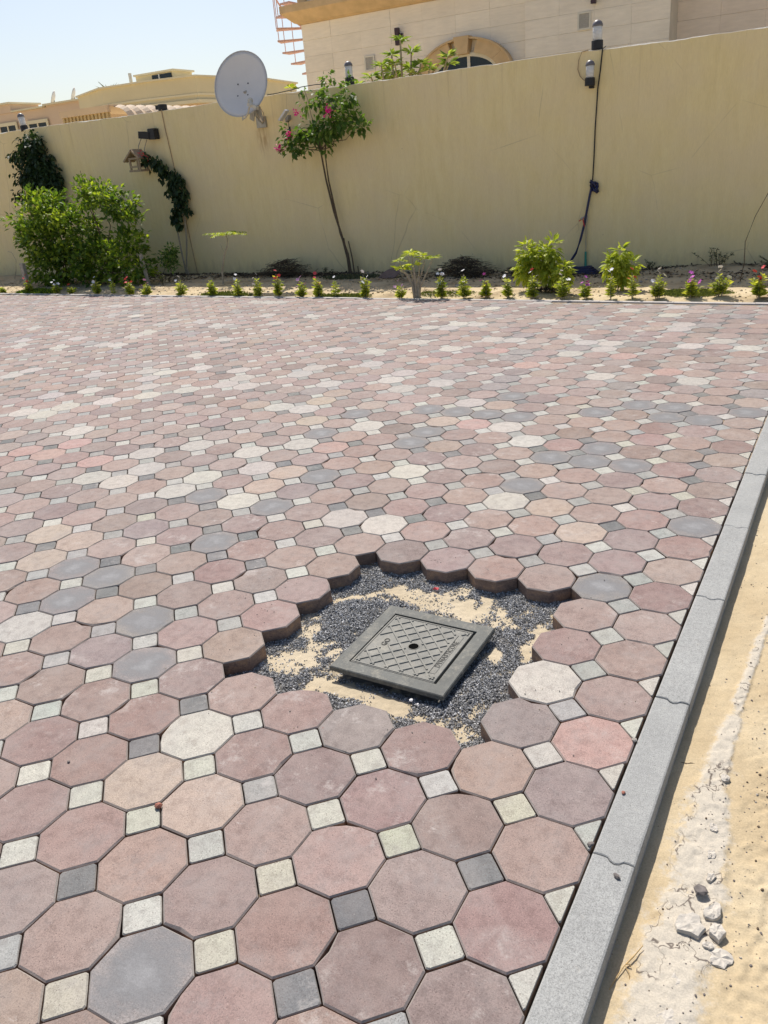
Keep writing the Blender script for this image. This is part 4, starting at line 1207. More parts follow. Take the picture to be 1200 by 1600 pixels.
# two big shrubs at the left
GAPS = [(-10.80, 1.02, .17, .22), (-10.62, .86, .12, .12), (-11.38, 1.62, .20, .30), (-13.25, .25, .3, .25), (-9.95, .95, .12, .1), (-12.75, 1.45, .2, .2), (-10.2, .45, .1, .1)]
shrub("big bushy green shrub at the left end of the bed, under the dark vine", (-12.15, 8.95, 0),
      [(.05, 0, .32, .62, .42, .34), (-.15, 0, .80, .62, .42, .38), (-.05, .05, 1.22, .45, .36, .26), (-.55, 0, 1.10, .30, .3, .30), (-.30, 0, 1.45, .22, .3, .14), (.50, -.05, .95, .26, .3, .40), (.15, 0, 1.40, .2, .2, .14)],
      4300, .105, 'leaf_shrub', [(-.5, 0, 1.2), (0, 0, 1.45), (.4, 0, 1.2), (.6, .1, .8), (-.3, -.1, 1.5), (.1, .1, 1.5)], .05, 8, width=.52, gaps=GAPS)
shrub("arching green shrub with a gap through its crown, right of the bushiest shrub", (-10.85, 8.95, 0),
      [(-.35, 0, .38, .40, .38, .38), (-.48, 0, .95, .22, .3, .45), (-.22, 0, 1.50, .34, .3, .20), (.16, 0, 1.46, .30, .3, .20), (.52, 0, 1.28, .26, .28, .22), (.68, 0, 1.02, .20, .25, .24), (.52, 0, .66, .30, .3, .22), (.40, 0, .34, .50, .36, .32), (-.1, .0, .55, .26, .3, .2)],
      4200, .10, 'leaf_shrub', [(-.5, 0, 1.2), (-.3, 0, 1.6), (.1, 0, 1.6), (.5, 0, 1.4), (.6, .1, 1.2), (.2, -.1, .6), (-.6, 0, .9), (-.25, 0, 1.85)], .045, 8, width=.52, gaps=GAPS)
pts, dd = in_ellipsoids(500, [(0, 0, .36, .20, .15, .16), (.10, 0, .52, .12, .1, .12)])
sd = thing("small_shrub", "little dark green shrub right of the leaning wooden post", "shrub", (-9.72, 9.2, 0))
leaves("foliage", pts, cloud_dirs(500), np.full(500, .065), M['leaf_boug'], sd); mb = MB(); stems(mb, (-.1, 0, 0), [(0, 0, .4), (.1, 0, .5)], .008, .004); mb.build("stem", M['bark'], sd)

# dark vine on the wall, far left
vine = thing("climbing_vine", "dark green climbing vine hanging on the wall at the far left", "vine", (-13.55, WY - .16, 0))
pts, dd, sh = clumped(3300, [(.0, 0, 2.42, .30, .12, .16), (.05, 0, 2.12, .38, .14, .26), (.12, 0, 1.80, .40, .15, .30), (.15, 0, 1.50, .32, .14, .28), (-.42, 0, 2.25, .18, .06, .06), (-.38, 0, 1.85, .16, .08, .12), (-.45, -.05, 1.55, .18, .08, .08), (.42, 0, 1.72, .14, .1, .12)], .05, 6)
dd[:, 2] -= .9
leaves("foliage", pts, dd, np.full(len(pts), .095), M['leaf_dark'], vine, .6, .15, .25, sh)
mb = MB(); stems(mb, (.15, .05, 0), [(0, 0, 2.4), (.2, 0, 1.9), (-.3, 0, 2.2)], .014, .006, .05, 8); mb.build("stem", M['bark'], vine)

# vine by the birdhouse
v2 = thing("climbing_vine", "thin dark vine drooping from the birdhouse toward the soil", "vine", (-10.2, WY - .12, 0))
sp = np.array([(-.42, -.08, 1.98), (-.25, -.06, 1.90), (-.10, -.04, 1.78), (.02, 0, 1.66), (.05, 0, 1.50), (.02, 0, 1.38), (.10, 0, 1.26), (.0, 0, 1.08), (-.06, 0, .98), (.01, 0, .86)])
wid = np.array([.06, .08, .09, .10, .11, .10, .08, .075, .07, .04])
k_ = rng.choice(10, 640, p=wid / wid.sum()); pts = sp[k_] + rng.normal(0, 1, (640, 3)) * wid[k_][:, None] * np.array([.62, .35, .62])
ex = np.array([(.22, 0, 1.60), (.26, 0, 1.5), (.25, 0, 1.36), (.24, 0, 1.12)])[rng.integers(0, 4, 90)] + rng.normal(0, .035, (90, 3))
pts = np.vstack([pts, ex]); dd = rng.normal(size=(730, 3)) * .6 + np.array([0, -.3, -1.])
leaves("foliage", pts, dd, np.full(730, .098), M['leaf_dark'], v2, .62, .15, .2)
mb = MB(); mb.tube([(-.02, .0, -.02), (-.05, 0, .4), (-.06, 0, .85), (-.03, 0, 1.2), (-.0, 0, 1.6), (-.3, -.05, 1.95)], .018, 5, 0, .009); mb.tube([(.04, 0, -.03), (.0, 0, .12), (.10, .02, .6), (.13, .04, 1.0), (.16, .06, 1.44)], .018, 5, 0, .012); mb.build("stem", M['bark_pale'], v2)
def blossom(parent, c, r_, n, mat, sz=.03):
    p = np.array(c) + rng.normal(0, 1, (n, 3)) * r_; return leaves("blossom", p, cloud_dirs(n, .4), np.full(n, sz), M[mat], parent, .85, .25, 0)
blossom(v2, (-.50, -.12, 2.03), .03, 22, 'petal_red'); blossom(v2, (-.38, -.12, 2.0), .03, 16, 'petal_red')

# bougainvillea
bg = thing("bougainvillea", "tall bougainvillea with bare bent stems and pink blossoms against the wall", "bougainvillea", (-6.72, WY - .12, 0))
mb = MB()
mb.tube([(.0, 0, -.05), (-.03, .02, .25), (-.10, .02, .6), (-.20, .02, .95), (-.27, .0, 1.4), (-.28, -.05, 1.8), (-.22, -.15, 2.1), (-.1, -.2, 2.5)], .020, 6, 0, .010)
mb.tube([(.04, -.02, -.05), (-.0, .0, .3), (-.12, .02, .62), (-.17, .02, .95), (-.24, .02, 1.4), (-.21, -.05, 1.8), (-.05, -.15, 2.15), (.15, -.2, 2.4)], .018, 6, 0, .009)
mb.tube([(.09, 0, -.05), (.07, 0, .25), (.03, 0, .5)], .013, 5, 0, .009); mb.tube([(.02, -.03, -.05), (-.02, 0, .3), (-.05, 0, .55)], .012, 5, 0, .008)
mb.tube([(.17, 0, -.05), (.16, 0, .12)], .009, 5)
for tp in ((-.75, -.2, 1.95), (-.6, -.2, 2.2), (-.35, -.2, 2.65), (.0, -.25, 2.75), (.35, -.2, 2.6), (.55, -.2, 2.05), (.4, -.2, 2.3), (-.85, -.2, 1.88)):
    stems(mb, (-.24, -.06, 1.85), [tp], .008, .003, .04, 5, 4)
mb.build("stem", M['bark'], bg)
pts, dd, sh = clumped(1050, [(.06, -.2, 2.42, .17, .15, .24), (.0, -.2, 2.14, .20, .15, .17), (.2, -.2, 2.22, .2, .14, .14), (-.30, -.2, 2.06, .20, .13, .12), (-.52, -.2, 2.04, .20, .12, .10), (-.26, -.2, 2.50, .16, .1, .06), (-.42, -.2, 2.62, .12, .07, .06),
    (.40, -.2, 2.58, .08, .1, .20), (.52, -.2, 2.10, .20, .11, .08), (.42, -.2, 2.26, .12, .1, .08), (.04, -.2, 2.74, .06, .06, .16), (-.14, -.1, 1.88, .08, .08, .14), (-.62, -.25, 1.87, .26, .07, .05), (-.66, -.3, 2.0, .14, .06, .07), (-.36, -.2, 1.86, .16, .07, .05), (-.40, -.2, 2.34, .10, .08, .05), (-.76, -.2, 2.16, .06, .05, .09), (.30, -.2, 2.42, .1, .1, .12)], .035, 5)
dd[:, 2] -= .25
leaves("foliage", pts, dd, np.full(len(pts), .092), M['leaf_boug'], bg, .62, .2, .2, sh)
for c in ((-.60, -.36, 2.07), (-.86, -.32, 1.91), (.19, -.46, 2.33), (-.44, -.36, 2.36)): blossom(bg, c, .030, 34 if c[0] != -.44 else 16, 'petal_pink', .042)

# papaya-like sapling with feathery umbrella leaves
sp_ = thing("sapling", "thin sapling with a flat umbrella of feathery lime leaves", "sapling", (-8.45, 9.0, 0))
mb = MB(); mb.tube([(0, 0, -.02), (.02, 0, .18), (.07, 0, .34), (.13, 0, .48), (.20, 0, .58), (.23, 0, .68), (.20, 0, .78)], .016, 5, 0, .009); mb.tube([(.13, 0, .48), (.09, 0, .56), (.07, 0, .62)], .005, 4); mb.build("stem", M['bark_pale'], sp_)
def frond(parent, p0, p1, n, ll, mat, sag=.05):
    p0, p1 = np.array(p0), np.array(p1); tt = np.repeat(np.linspace(.15, 1, n), 2); side = np.tile([1, -1], n)
    ax = (p1 - p0) / np.linalg.norm(p1 - p0); sv = np.cross(ax, [0, 0, 1.]); pts = p0 + np.outer(tt, p1 - p0); pts[:, 2] -= sag * tt ** 2
    return leaves("frond", pts, sv * side[:, None] + ax * .35 + np.array([0, 0, -.45]), ll * (1.15 - .5 * tt), M[mat], parent, .30, .1, .1)
for k in range(9):
    a = k * 2 * math.pi / 9 + .2; L_ = .30 if abs(math.cos(a)) > .5 else .22
    frond(sp_, (.20, 0, .78), (.20 + L_ * math.cos(a) * 1.15, L_ * math.sin(a), .80 + .02 * (k % 3)), 12, .085, 'leaf_lime')

# young plumeria in the bed, several pale stems
def whorl(parent, c, n, L_, mat, up=.5, width=.30, name="leaf_whorl"):
    a = rng.uniform(0, 6.28) + np.arange(n) * 2.4; el = rng.uniform(-.2, 1., n) * up
    d = np.stack([np.cos(a), np.sin(a), el], -1); return leaves(name, np.array(c) + d * .015, d, np.full(n, L_), M[mat], parent, width, .2, .12)
pl = thing("young_plumeria", "young tree with pale stems and lime leaf whorls at the edge of the paving", "tree", (-4.40, 7.98, 0))
mb = MB(); tops = [(-.22, 0, .44), (-.12, .05, .50), (-.02, -.03, .54), (.06, .04, .50), (.14, 0, .46), (.24, .02, .47), (-.15, -.06, .36), (.02, -.07, .40), (-.24, .03, .34)]
for tx, ty, tz in tops:
    mb.tube([(tx * .15, ty * .2, -.03), (tx * .25, ty * .3, .14), (tx * .6, ty * .6, .28), (tx, ty, tz - .02)], .017, 6, 0, .006)
mb.tube([(-.03, 0, -.03), (-.035, 0, .12), (-.04, 0, .22)], .026, 7, 0, .018); mb.tube([(.03, 0, -.03), (.03, 0, .12), (.05, 0, .26)], .026, 7, 0, .016)
mb.build("stem", M['bark_pale'], pl)
for c in tops: whorl(pl, c, 15, .105, 'leaf_lime')

# drooping lime bushes
def droop_bush(label, loc, blobs, n, tips):
    t = thing("drooping_bush", label, "shrub", loc)
    pts, dd = in_ellipsoids(n, blobs, .45); dd = dd * .9 + np.array([0, 0, -.55])
    leaves("foliage", pts, dd, np.full(n, .095), M['leaf_lime'], t, .45, .15, .05)
    mb = MB(); stems(mb, (0, 0, -.03), tips, .009, .004, .01); mb.build("stem", M['bark_pale'], t)
    return t
droop_bush("largest lime-green bush with limp hanging leaves and two tops", (-2.90, 8.35, 0), [(-.17, 0, .42, .08, .09, .19), (-.2, 0, .26, .08, .1, .14), (-.06, 0, .38, .10, .1, .16), (.07, 0, .38, .09, .1, .18), (.16, 0, .46, .075, .09, .17), (.12, 0, .24, .11, .1, .14)], 950, [(-.15, 0, .5), (.12, 0, .5), (0, 0, .4)])
droop_bush("narrow limp-leaved lime bush just right of the largest one", (-2.55, 8.2, 0), [(0, 0, .22, .07, .06, .14), (.0, 0, .30, .06, .05, .06)], 200, [(0, 0, .3)])
droop_bush("pointed lime-green bush with limp leaves right of the hose", (-1.97, 8.45, 0), [(0, 0, .40, .06, .07, .14), (-.09, 0, .28, .07, .08, .15), (.03, 0, .22, .09, .09, .15), (.15, 0, .27, .055, .06, .11)], 520, [(0, 0, .42), (-.08, 0, .3), (.14, 0, .33)])

# plant behind the wall (plumeria) and a sprig by the dish
pb = thing("plumeria_tree", "green plumeria crown showing above the wall in front of the arched window", "tree", (-6.6, 11.3, 0))
mb = MB(); crown = [(.42, 0, 3.30), (.25, 0, 3.12), (.60, 0, 3.12), (.05, 0, 3.0), (.35, -.1, 2.98), (.75, 0, 2.95), (.52, .1, 2.92), (.18, .1, 2.90), (-.15, 0, 2.86), (.0, .1, 2.82), (1.22, 0, 3.0), (1.18, .1, 2.9), (.9, 0, 2.86), (-.42, 0, 2.76), (.3, 0, 2.82), (.65, 0, 2.82)]
for c in crown: mb.tube([(.35, 0, 0), (.35 + (c[0] - .35) * .2, 0, 1.6), (.35 + (c[0] - .35) * .75, 0, 2.5), c], .04, 6, 0, .012)
mb.build("trunk", M['bark_pale'], pb)
for c in crown: whorl(pb, c, 26, .165, 'leaf_plumeria', .7, .30)
sg = thing("sprig", "small green sprig poking over the wall beside the dish", "plant", (-7.95, 10.7, 0))
mb = MB(); mb.tube([(0, 0, 0), (0, 0, 1.5), (0.05, 0, 2.78)], .01, 5); mb.build("stem", M['bark_pale'], sg); whorl(sg, (.05, 0, 2.80), 12, .12, 'leaf_lime', .8, .5)

# periwinkles along the edge of the paving
FL = [(-12.73, 8.12, .14, 'g', "low green periwinkle clump at the left edge of the photo"),
 (-12.02, 8.12, .26, 'r', "red-flowered periwinkle clump left of the grey wooden post's foot"),
 (-11.30, 8.10, .20, 'w', "short white periwinkle under the big bushy shrub"),
 (-10.93, 8.08, .14, 'r', "small sparse red periwinkle between the two big shrubs"),
 (-10.26, 8.05, .26, 'w', "white periwinkle with scattered blooms under the arching shrub's middle"),
 (-9.88, 8.03, .23, 'w', "slim white periwinkle under the arching shrub's right half"),
 (-9.50, 8.02, .27, 'r', "periwinkle with one rosy top bloom under the arching shrub's right end"),
 (-9.13, 8.01, .22, 'm', "yellow-green periwinkle at the foot of the leaning wooden post"),
 (-8.39, 7.99, .26, 'w', "dark-leaved white periwinkle below the wall's thin twin vine stems"),
 (-7.78, 7.98, .27, 'g', "pointed lime periwinkle without open flowers, left of the sapling"),
 (-7.29, 7.97, .27, 'w', "pale white-flowered periwinkle right of the umbrella sapling"),
 (-6.91, 7.96, .28, 'w', "dense white periwinkle left of the brush pile's end"),
 (-6.57, 7.96, .33, 'r', "tall coral-red periwinkle before the left brush pile"),
 (-6.16, 7.95, .26, 'm', "mauve periwinkle between two red ones"),
 (-5.89, 7.95, .31, 'r', "salmon-red periwinkle right of the left brush pile"),
 (-5.63, 7.98, .23, 'w', "thin single-stemmed white periwinkle left of the bougainvillea foot"),
 (-5.15, 7.93, .31, 'w', "white periwinkle directly in front of the bougainvillea foot"),
 (-4.62, 7.92, .20, 'm', "short pink-purple periwinkle left of the pale-stemmed young tree"),
 (-4.02, 7.92, .31, 'w', "white periwinkle right of the pale-stemmed young tree"),
 (-3.72, 7.93, .31, 'w', "white periwinkle in front of the right brush pile's left end"),
 (-3.46, 7.98, .27, 'p', "bright magenta periwinkle in front of the right brush pile"),
 (-3.17, 7.98, .29, 'w', "white periwinkle just left of the largest lime bush"),
 (-2.85, 7.94, .32, 'rw', "red and white periwinkle in front of the largest lime bush"),
 (-2.48, 7.92, .28, 'w', "white periwinkle in front of the narrow limp-leaved bush"),
 (-2.21, 7.94, .22, 'p', "low purple periwinkle in front of the hose coil"),
 (-1.92, 7.93, .32, 'w', "slender white periwinkle left of the pointed lime bush"),
 (-1.69, 7.95, .31, 'r', "slender red periwinkle before the pointed lime bush"),
 (-1.42, 7.96, .31, 'w', "white periwinkle at the left end of the green ground cover"),
 (-1.08, 8.00, .25, 'p', "round purple periwinkle in the middle of the green ground cover"),
 (-.80, 8.06, .28, 'w', "white periwinkle at the right end of the green ground cover"),
 (-.40, 7.98, .29, 'r', "bushy red periwinkle at the right edge of the photo")]
def flower_mesh(mat):
    mb = MB()
    for k in range(5):
        a = k * 2 * math.pi / 5; c, s_ = math.cos(a), math.sin(a); w_ = .010
        mb.add([(0, 0, 0), (c * .012 - s_ * w_, s_ * .012 + c * w_, .003), (c * .022, s_ * .022, .001), (c * .012 + s_ * w_, s_ * .012 - c * w_, .003)], [(0, 1, 2, 3)])
    me = mb.mesh("flower"); me.materials.append(M[mat]); return me
FM = {'w': flower_mesh('petal_white'), 'r': flower_mesh('petal_red'), 'p': flower_mesh('petal_purple'), 'm': flower_mesh('petal_mauve')}
for x, y, h, kind, lab in FL:
    z = soil_z(x, y)
    t = thing("periwinkle", lab, "flower", (x, y, z), 0, "periwinkles planted along the edge of the paving")
    ns = 1 if 'single' in lab or 'slim' in lab else (2 if 'slender' in lab else rnd.choice([3, 4, 4]))
    h *= rnd.uniform(.95, 1.12)
    if 'clump' in lab or 'round' in lab or 'bushy' in lab: ns = 5
    mb = MB(); P_, D_, T_ = [], [], []
    for s_ in range(ns):
        hh = h * (1 if s_ == 0 else rnd.uniform(.5, .85)); tx, ty = (rnd.gauss(0, .008), 0) if s_ == 0 else (rnd.uniform(-.075, .075), rnd.uniform(-.05, .05))
        if ns == 5: tx *= 1.3
        mb.tube([(tx * .2, ty * .2, -.02), (tx * .6, ty * .6, hh * .45), (tx, ty, hh * .93)], .005, 4, 0, .003)
        for k in range(int(hh / .013)):
            f = .12 + .88 * k / (hh / .011); a = k * 1.9 + s_
            px, py = tx * min(1, f * 1.2), ty * min(1, f * 1.2)
            for q_ in (0, math.pi):
                P_.append((px, py, f * hh * .93)); D_.append((math.cos(a + q_), math.sin(a + q_), .35 + .5 * (f > .8))); T_.append(.066 * rnd.uniform(.75, 1.35) * (1.2 - .5 * f))
        if kind != 'g': T = (tx, ty, hh); 
        for fl_ in range(0 if kind == 'g' else (2 if s_ == 0 else rnd.choice([0, 1, 1]))):
            kk = kind if len(kind) == 1 else rnd.choice(['r', 'w'])
            fo = bpy.data.objects.new("flower", FM[kk]); COL.objects.link(fo); fo.parent = t
            dz_ = 0 if fl_ == 0 else rnd.uniform(.03, .45) * hh
            fo.location = (tx + (0 if fl_ == 0 else rnd.uniform(-.035, .035)), ty - (0.01 if fl_ == 0 else rnd.uniform(.03, .06)), hh + .022 - dz_)
            fo.rotation_euler = (rnd.uniform(.2, 1.0), rnd.uniform(-.4, .4), rnd.uniform(0, 6)); s__ = rnd.uniform(1.0, 1.5); fo.scale = (s__,) * 3
    mb.build("stem", M['leaf_stem'] if 'leaf_stem' in M else M['bark_pale'], t)
    leaves("foliage", P_, D_, np.array(T_), M['leaf_flower'], t, .5, .2, .1)

# ground cover patches, weeds
def turf(name, label, cx, cy, rx, ry, n, h=.02, mat='leaf_grass'):
    a = rng.uniform(0, 6.28, n); r_ = np.sqrt(rng.random(n)) * rng.uniform(.75, 1.1, n); x = cx + rx * r_ * np.cos(a); y = cy + ry * r_ * np.sin(a)
    y = np.maximum(y, edge_y(x) + .08); z = soil_h(x, y)
    o = leaves(name, np.stack([x, y, z], -1), rng.normal(size=(n, 3)) * .6 + np.array([0, 0, .8]), np.full(n, h), M[mat], None, .45)
    stuff(o); o['label'] = label; o['category'] = "ground cover"; return o
turf("ground_cover", "green mat of ground cover round the purple periwinkle", -1.12, 8.28, .42, .26, 9000, .022)
turf("ground_cover", "thin green tufts below the bougainvillea", -5.55, 8.0, .45, .12, 2200, .03)
turf("ground_cover", "sparse green tufts left of the sapling", -7.6, 8.05, .5, .14, 1800, .035)
turf("ground_cover", "low green tufts under the big shrubs", -11.9, 8.15, .45, .14, 2200, .05, 'leaf_shrub')
turf("ground_cover", "green tufts behind the young tree", -4.1, 8.15, .45, .18, 1500, .025)
turf("ground_cover", "short weeds in the wall's shade beneath the bougainvillea", -6.4, 9.6, .5, .25, 1500, .04, 'leaf_dusty')
n_ = 14000; lx = rng.uniform(-14, 1, n_); ly = 10.18 - np.abs(rng.normal(0, .38, n_)); kp = fbm(lx, ly, 1.4, 3) + rng.normal(0, .05, n_) > .42
lx, ly = lx[kp], np.maximum(ly[kp], 8.9); nl = len(lx)
lo_ = leaves("leaf_litter", np.stack([lx, ly, soil_h(lx, ly) + .004], -1), np.stack([rng.normal(size=nl), rng.normal(size=nl), rng.uniform(-.1, .35, nl)], -1), np.full(nl, .055), M['dry'], None, .35)
stuff(lo_); lo_['label'] = "dry leaf litter and twigs along the wall foot"; lo_['category'] = "litter"
def weed(label, x, y, h, n, spread):
    t = thing("weed", label, "weed", (x, y, soil_z(x, y))); mb = MB(); P_, D_ = [], []
    for s_ in range(n):
        tx, ty = rnd.gauss(0, spread), rnd.gauss(0, spread * .4); hh = h * rnd.uniform(.5, 1); sx = rnd.gauss(0, spread * .5)
        mb.tube([(sx, 0, -.01), ((sx + tx) * .6, ty * .5, hh * .6), (sx + tx, ty, hh)], .003, 4, 0, .0015)
        for k in range(12):
            f = rnd.uniform(.3, 1); P_.append((sx * (1 - f) + (sx + tx) * f, ty * f, hh * f)); D_.append((rnd.gauss(0, 1), rnd.gauss(0, .6), rnd.uniform(-.3, .8)))
        P_ += P_[-6:]; D_ += [(rnd.gauss(0, 1), rnd.gauss(0, 1), rnd.uniform(0, 1)) for _ in range(6)]
    mb.build("stem", M['dry'], t); leaves("foliage", P_, D_, np.full(len(P_), .03), M['leaf_dusty'], t, .4)
weed("dusty weed with upright sprigs at the wall foot right of the ground cover", -1.15, 10.05, .22, 14, .10)
weed("tiny weed at the wall foot left of the dusty sprigs", -2.0, 10.1, .12, 5, .05)
weed("low weed at the wall foot by the thin bare sapling", -.40, 10.0, .15, 16, .12)
weed("small weed between brush pile and bougainvillea", -7.15, 10.0, .15, 5, .06)
weed("tiny dark weed at the wall foot below the brown cable", -10.9, 9.9, .14, 9, .07)
weed("pale dry weed beside the leaning wooden post", -9.55, 8.75, .25, 9, .08)
tw = MB(); tw.tube([(0, 0, -.02), (.03, 0, .22), (.02, .0, .45), (.10, 0, .72), (.22, 0, .98), (.29, 0, 1.22)], .006, 5, 0, .003)
tag(tw.build("bare_sapling", M['bark'], None, (-.72, 9.0, soil_z(-.72, 9.0))), "thin bare curved sapling by the right edge of the photo", "sapling")
tw = MB(); tw.tube([(0, 0, 0), (.12, 0, .18), (.20, 0, .38), (.14, 0, .52), (.02, 0, .55)], .006, 5, 0, .003); tw.tube([(0, 0, .05), (.2, 0, .08), (.34, 0, .07)], .006, 5, 0, .004)
tag(tw.build("dry_tendril", M['bark_pale'], None, (-14.4, 9.6, 0)), "pale curled dry tendril against the wall at the left edge", "plant")

# brush piles, posts, stones in the bed
def brush(label, x, y, lx, ly, h, n, lean=0):
    mb = MB(); rn = random.Random(int(x * 100))
    for _ in range(n):
        a = rn.gauss(0, .5) + lean; L_ = rn.uniform(.12, .5) * lx; cx = rn.gauss(0, lx * .33); cy = rn.gauss(0, ly * .3)
        cz = max(.01, h * rn.random() * math.exp(-(cx / lx) ** 2 * 2)); dx = math.cos(a) * L_ / 2; dz = math.sin(a) * L_ / 2 * .45
        mb.tube([(cx - dx, cy, max(0, cz - dz)), (cx + rn.gauss(0, .03), cy + rn.gauss(0, .03), cz + .03), (cx + dx, cy + rn.gauss(0, .06), max(0, cz + dz))], rn.uniform(.002, .006), 3, 0, .0015)
    o = mb.build("brush_pile", M['dry'], None, (x, y, soil_z(x, y))); return tag(o, label, "brush pile")
brush("dark pile of dry brushwood against the wall left of the bougainvillea", -7.75, 9.75, .62, .35, .26, 420, .25)
brush("low dark pile of dry brushwood behind the magenta periwinkle", -4.55, 9.75, .60, .3, .24, 480, -.15)
brush("straggly dry twigs at the right end of the low brush pile", -3.75, 9.9, .45, .15, .10, 120, -.1)
brush("dead prunings on the soil beneath the largest lime bush", -2.75, 8.3, .28, .12, .05, 110)
o = MB(); o.obox((0, 0, .24), (.022, 0, .0), (0, .02, 0), (-.03, 0, .27)); tag(o.build("wooden_post", M['wood_pale'], None, (-9.96, 8.85, 0)), "thin weathered post leaning at the right of the arching shrub", "post")
o = MB(); o.box(-.04, .04, -.03, .03, -.05, .45); tag(o.build("wooden_post", M['wood_pale'], None, (-12.45, 8.42, 0)), "short grey wooden post standing before the big bushy shrub", "post")
mb = MB(); mb.lathe([(.17, 0), (.18, .01), (.17, .022), (.12, .028), (.01, .030)], 22); o = mb.build("round_lid", M['lid_brown'], None, (-5.72, 9.62, soil_z(-5.7, 9.6) + .03)); o.rotation_euler = (R(24), R(-8), 0)
tag(o, "round brownish lid leaning on the soil by the wall", "lid")
mb = MB(); mb.rock((0, 0, .06), .16, 0, .55, random.Random(4)); mb.rock((.12, 0, .03), .10, 0, .5, random.Random(8)); tag(mb.build("cloth_heap", M['cloth'], None, (-3.45, 9.4, 0)), "crumpled grey cloth heap left of the largest lime bush", "cloth")
mb = MB(); mb.rock((0, 0, .01), .09, 0, .25, random.Random(14)); tag(mb.build("flat_stone", M['stone_grey'], None, (-4.15, 8.75, .01)), "flat grey stone on the shade line right of the young tree", "stone")

# ------------------------------------------------------------------ villa behind the wall
VY = 15.0
villa = thing("villa", "cream stone-clad villa with tan cornice and arched window behind the wall", "house", (-4, VY, 0))
def vb(name, mat, fn, parent=villa, smooth=False):
    mb = MB(); fn(mb)
    off = villa.location
    mb.v = [(v[0] - off[0], v[1] - off[1], v[2] - off[2]) for v in mb.v]
    return mb.build(name, mat, parent, smooth=smooth)
XL = -10.5
secs = [(XL, -5.52, VY), (-5.52, -2.92, VY - .06), (-2.92, 5.0, VY + .55)]
core = vb("wall", M['villa_core'], lambda m: [m.box(a, b, y + .03, y + 4 - (i % 2) * .01, -.1, 8.5) for i, (a, b, y) in enumerate(secs)])
SLABC = [(.86, .80, .71), (.87, .81, .72), (.855, .79, .70), (.875, .815, .73), (.85, .79, .705)]
slabm = {}
for a, b, y in secs:
    k = max(1, round((b - a) / .72)); w_ = (b - a) / k
    key = round(w_, 4)
    mb = MB(); wv, hv = w_ / 2 - .0004, .298 / 2 - .0010
    mb.add([(-wv, 0.03, -hv), (wv, .03, -hv), (wv, .03, hv), (-wv, .03, hv), (-wv, .004, -hv), (wv, .004, -hv), (wv, .004, hv), (-wv, .004, hv),
            (-wv + .002, 0.001, -hv + .003), (wv - .002, .001, -hv + .003), (wv - .002, .001, hv - .003), (-wv + .002, .001, hv - .003)],
           [(8, 9, 10, 11), (4, 5, 9, 8), (5, 6, 10, 9), (6, 7, 11, 10), (7, 4, 8, 11), (0, 1, 5, 4), (1, 2, 6, 5), (2, 3, 7, 6), (3, 0, 4, 7)])
    me = mb.mesh("cladding_slab"); me.materials.append(M['slab'])
    rn = random.Random(int(a * 10))
    for row in range(6):
        zc = 2.46 + .298 * (row + .5) + .14
        for c in range(k):
            xc = a + w_ * (c + .5)
            o = bpy.data.objects.new("cladding_slab", me); COL.objects.link(o); o.parent = core
            o.location = (xc - villa.location.x, y - villa.location.y + rn.uniform(-.0035, .0035), zc)
            cc = rn.choice(SLABC); kk = 1 + rn.gauss(0, .018)
            if y > VY + .2: cc = tuple(p * q_ for p, q_ in zip(cc, (.96, .90, .88)))
            kk = min(max(kk, .96), 1.04); o.color = (cc[0] * kk, cc[1] * kk, cc[2] * kk, 1)
# cornice, upper storey
def cornice(m):
    prof = [(VY + .02, 4.385), (VY - .10, 4.42), (VY - .30, 4.60), (VY - .30, 4.73), (VY + .02, 4.74)]
    ends = (XL - .22, -2.6); n = len(prof)
    vs = []
    for ex, corner in ((0, ends[0]), (1, ends[1])):
        for (yy, zz) in prof:
            out = (VY - yy)
            vs.append((XL - max(0, out) if ex == 0 else ends[1], yy, zz))
    m.add(vs, [tuple(range(n)), tuple(range(2 * n - 1, n - 1, -1))] + [(i, n + i, n + (i + 1) % n, (i + 1) % n) for i in range(n)])
vb("cornice", M['tan'], cornice)
vb("cornice_return", M['tan'], lambda m: m.add([(XL, VY, 4.385), (XL - .10, VY - .10, 4.42), (XL - .30, VY - .30, 4.60), (XL - .30, VY - .30, 4.73), (XL, VY, 4.74),
    (XL, VY + 4, 4.385), (XL - .10, VY + 4, 4.42), (XL - .30, VY + 4, 4.60), (XL - .30, VY + 4, 4.73), (XL, VY + 4, 4.74)], [(i, i + 1, 6 + i, 5 + i) for i in range(4)]))
vb("corner_pilaster", M['tan'], lambda m: m.box(XL + .02, XL + .22, VY - .08, VY + .03, 4.74, 8.4))
vb("upper_wall", M['slab'], lambda m: m.box(XL + .22, 5.0, VY - .02, VY + .028, 4.742, 8.4)).color = (.74, .70, .62, 1)
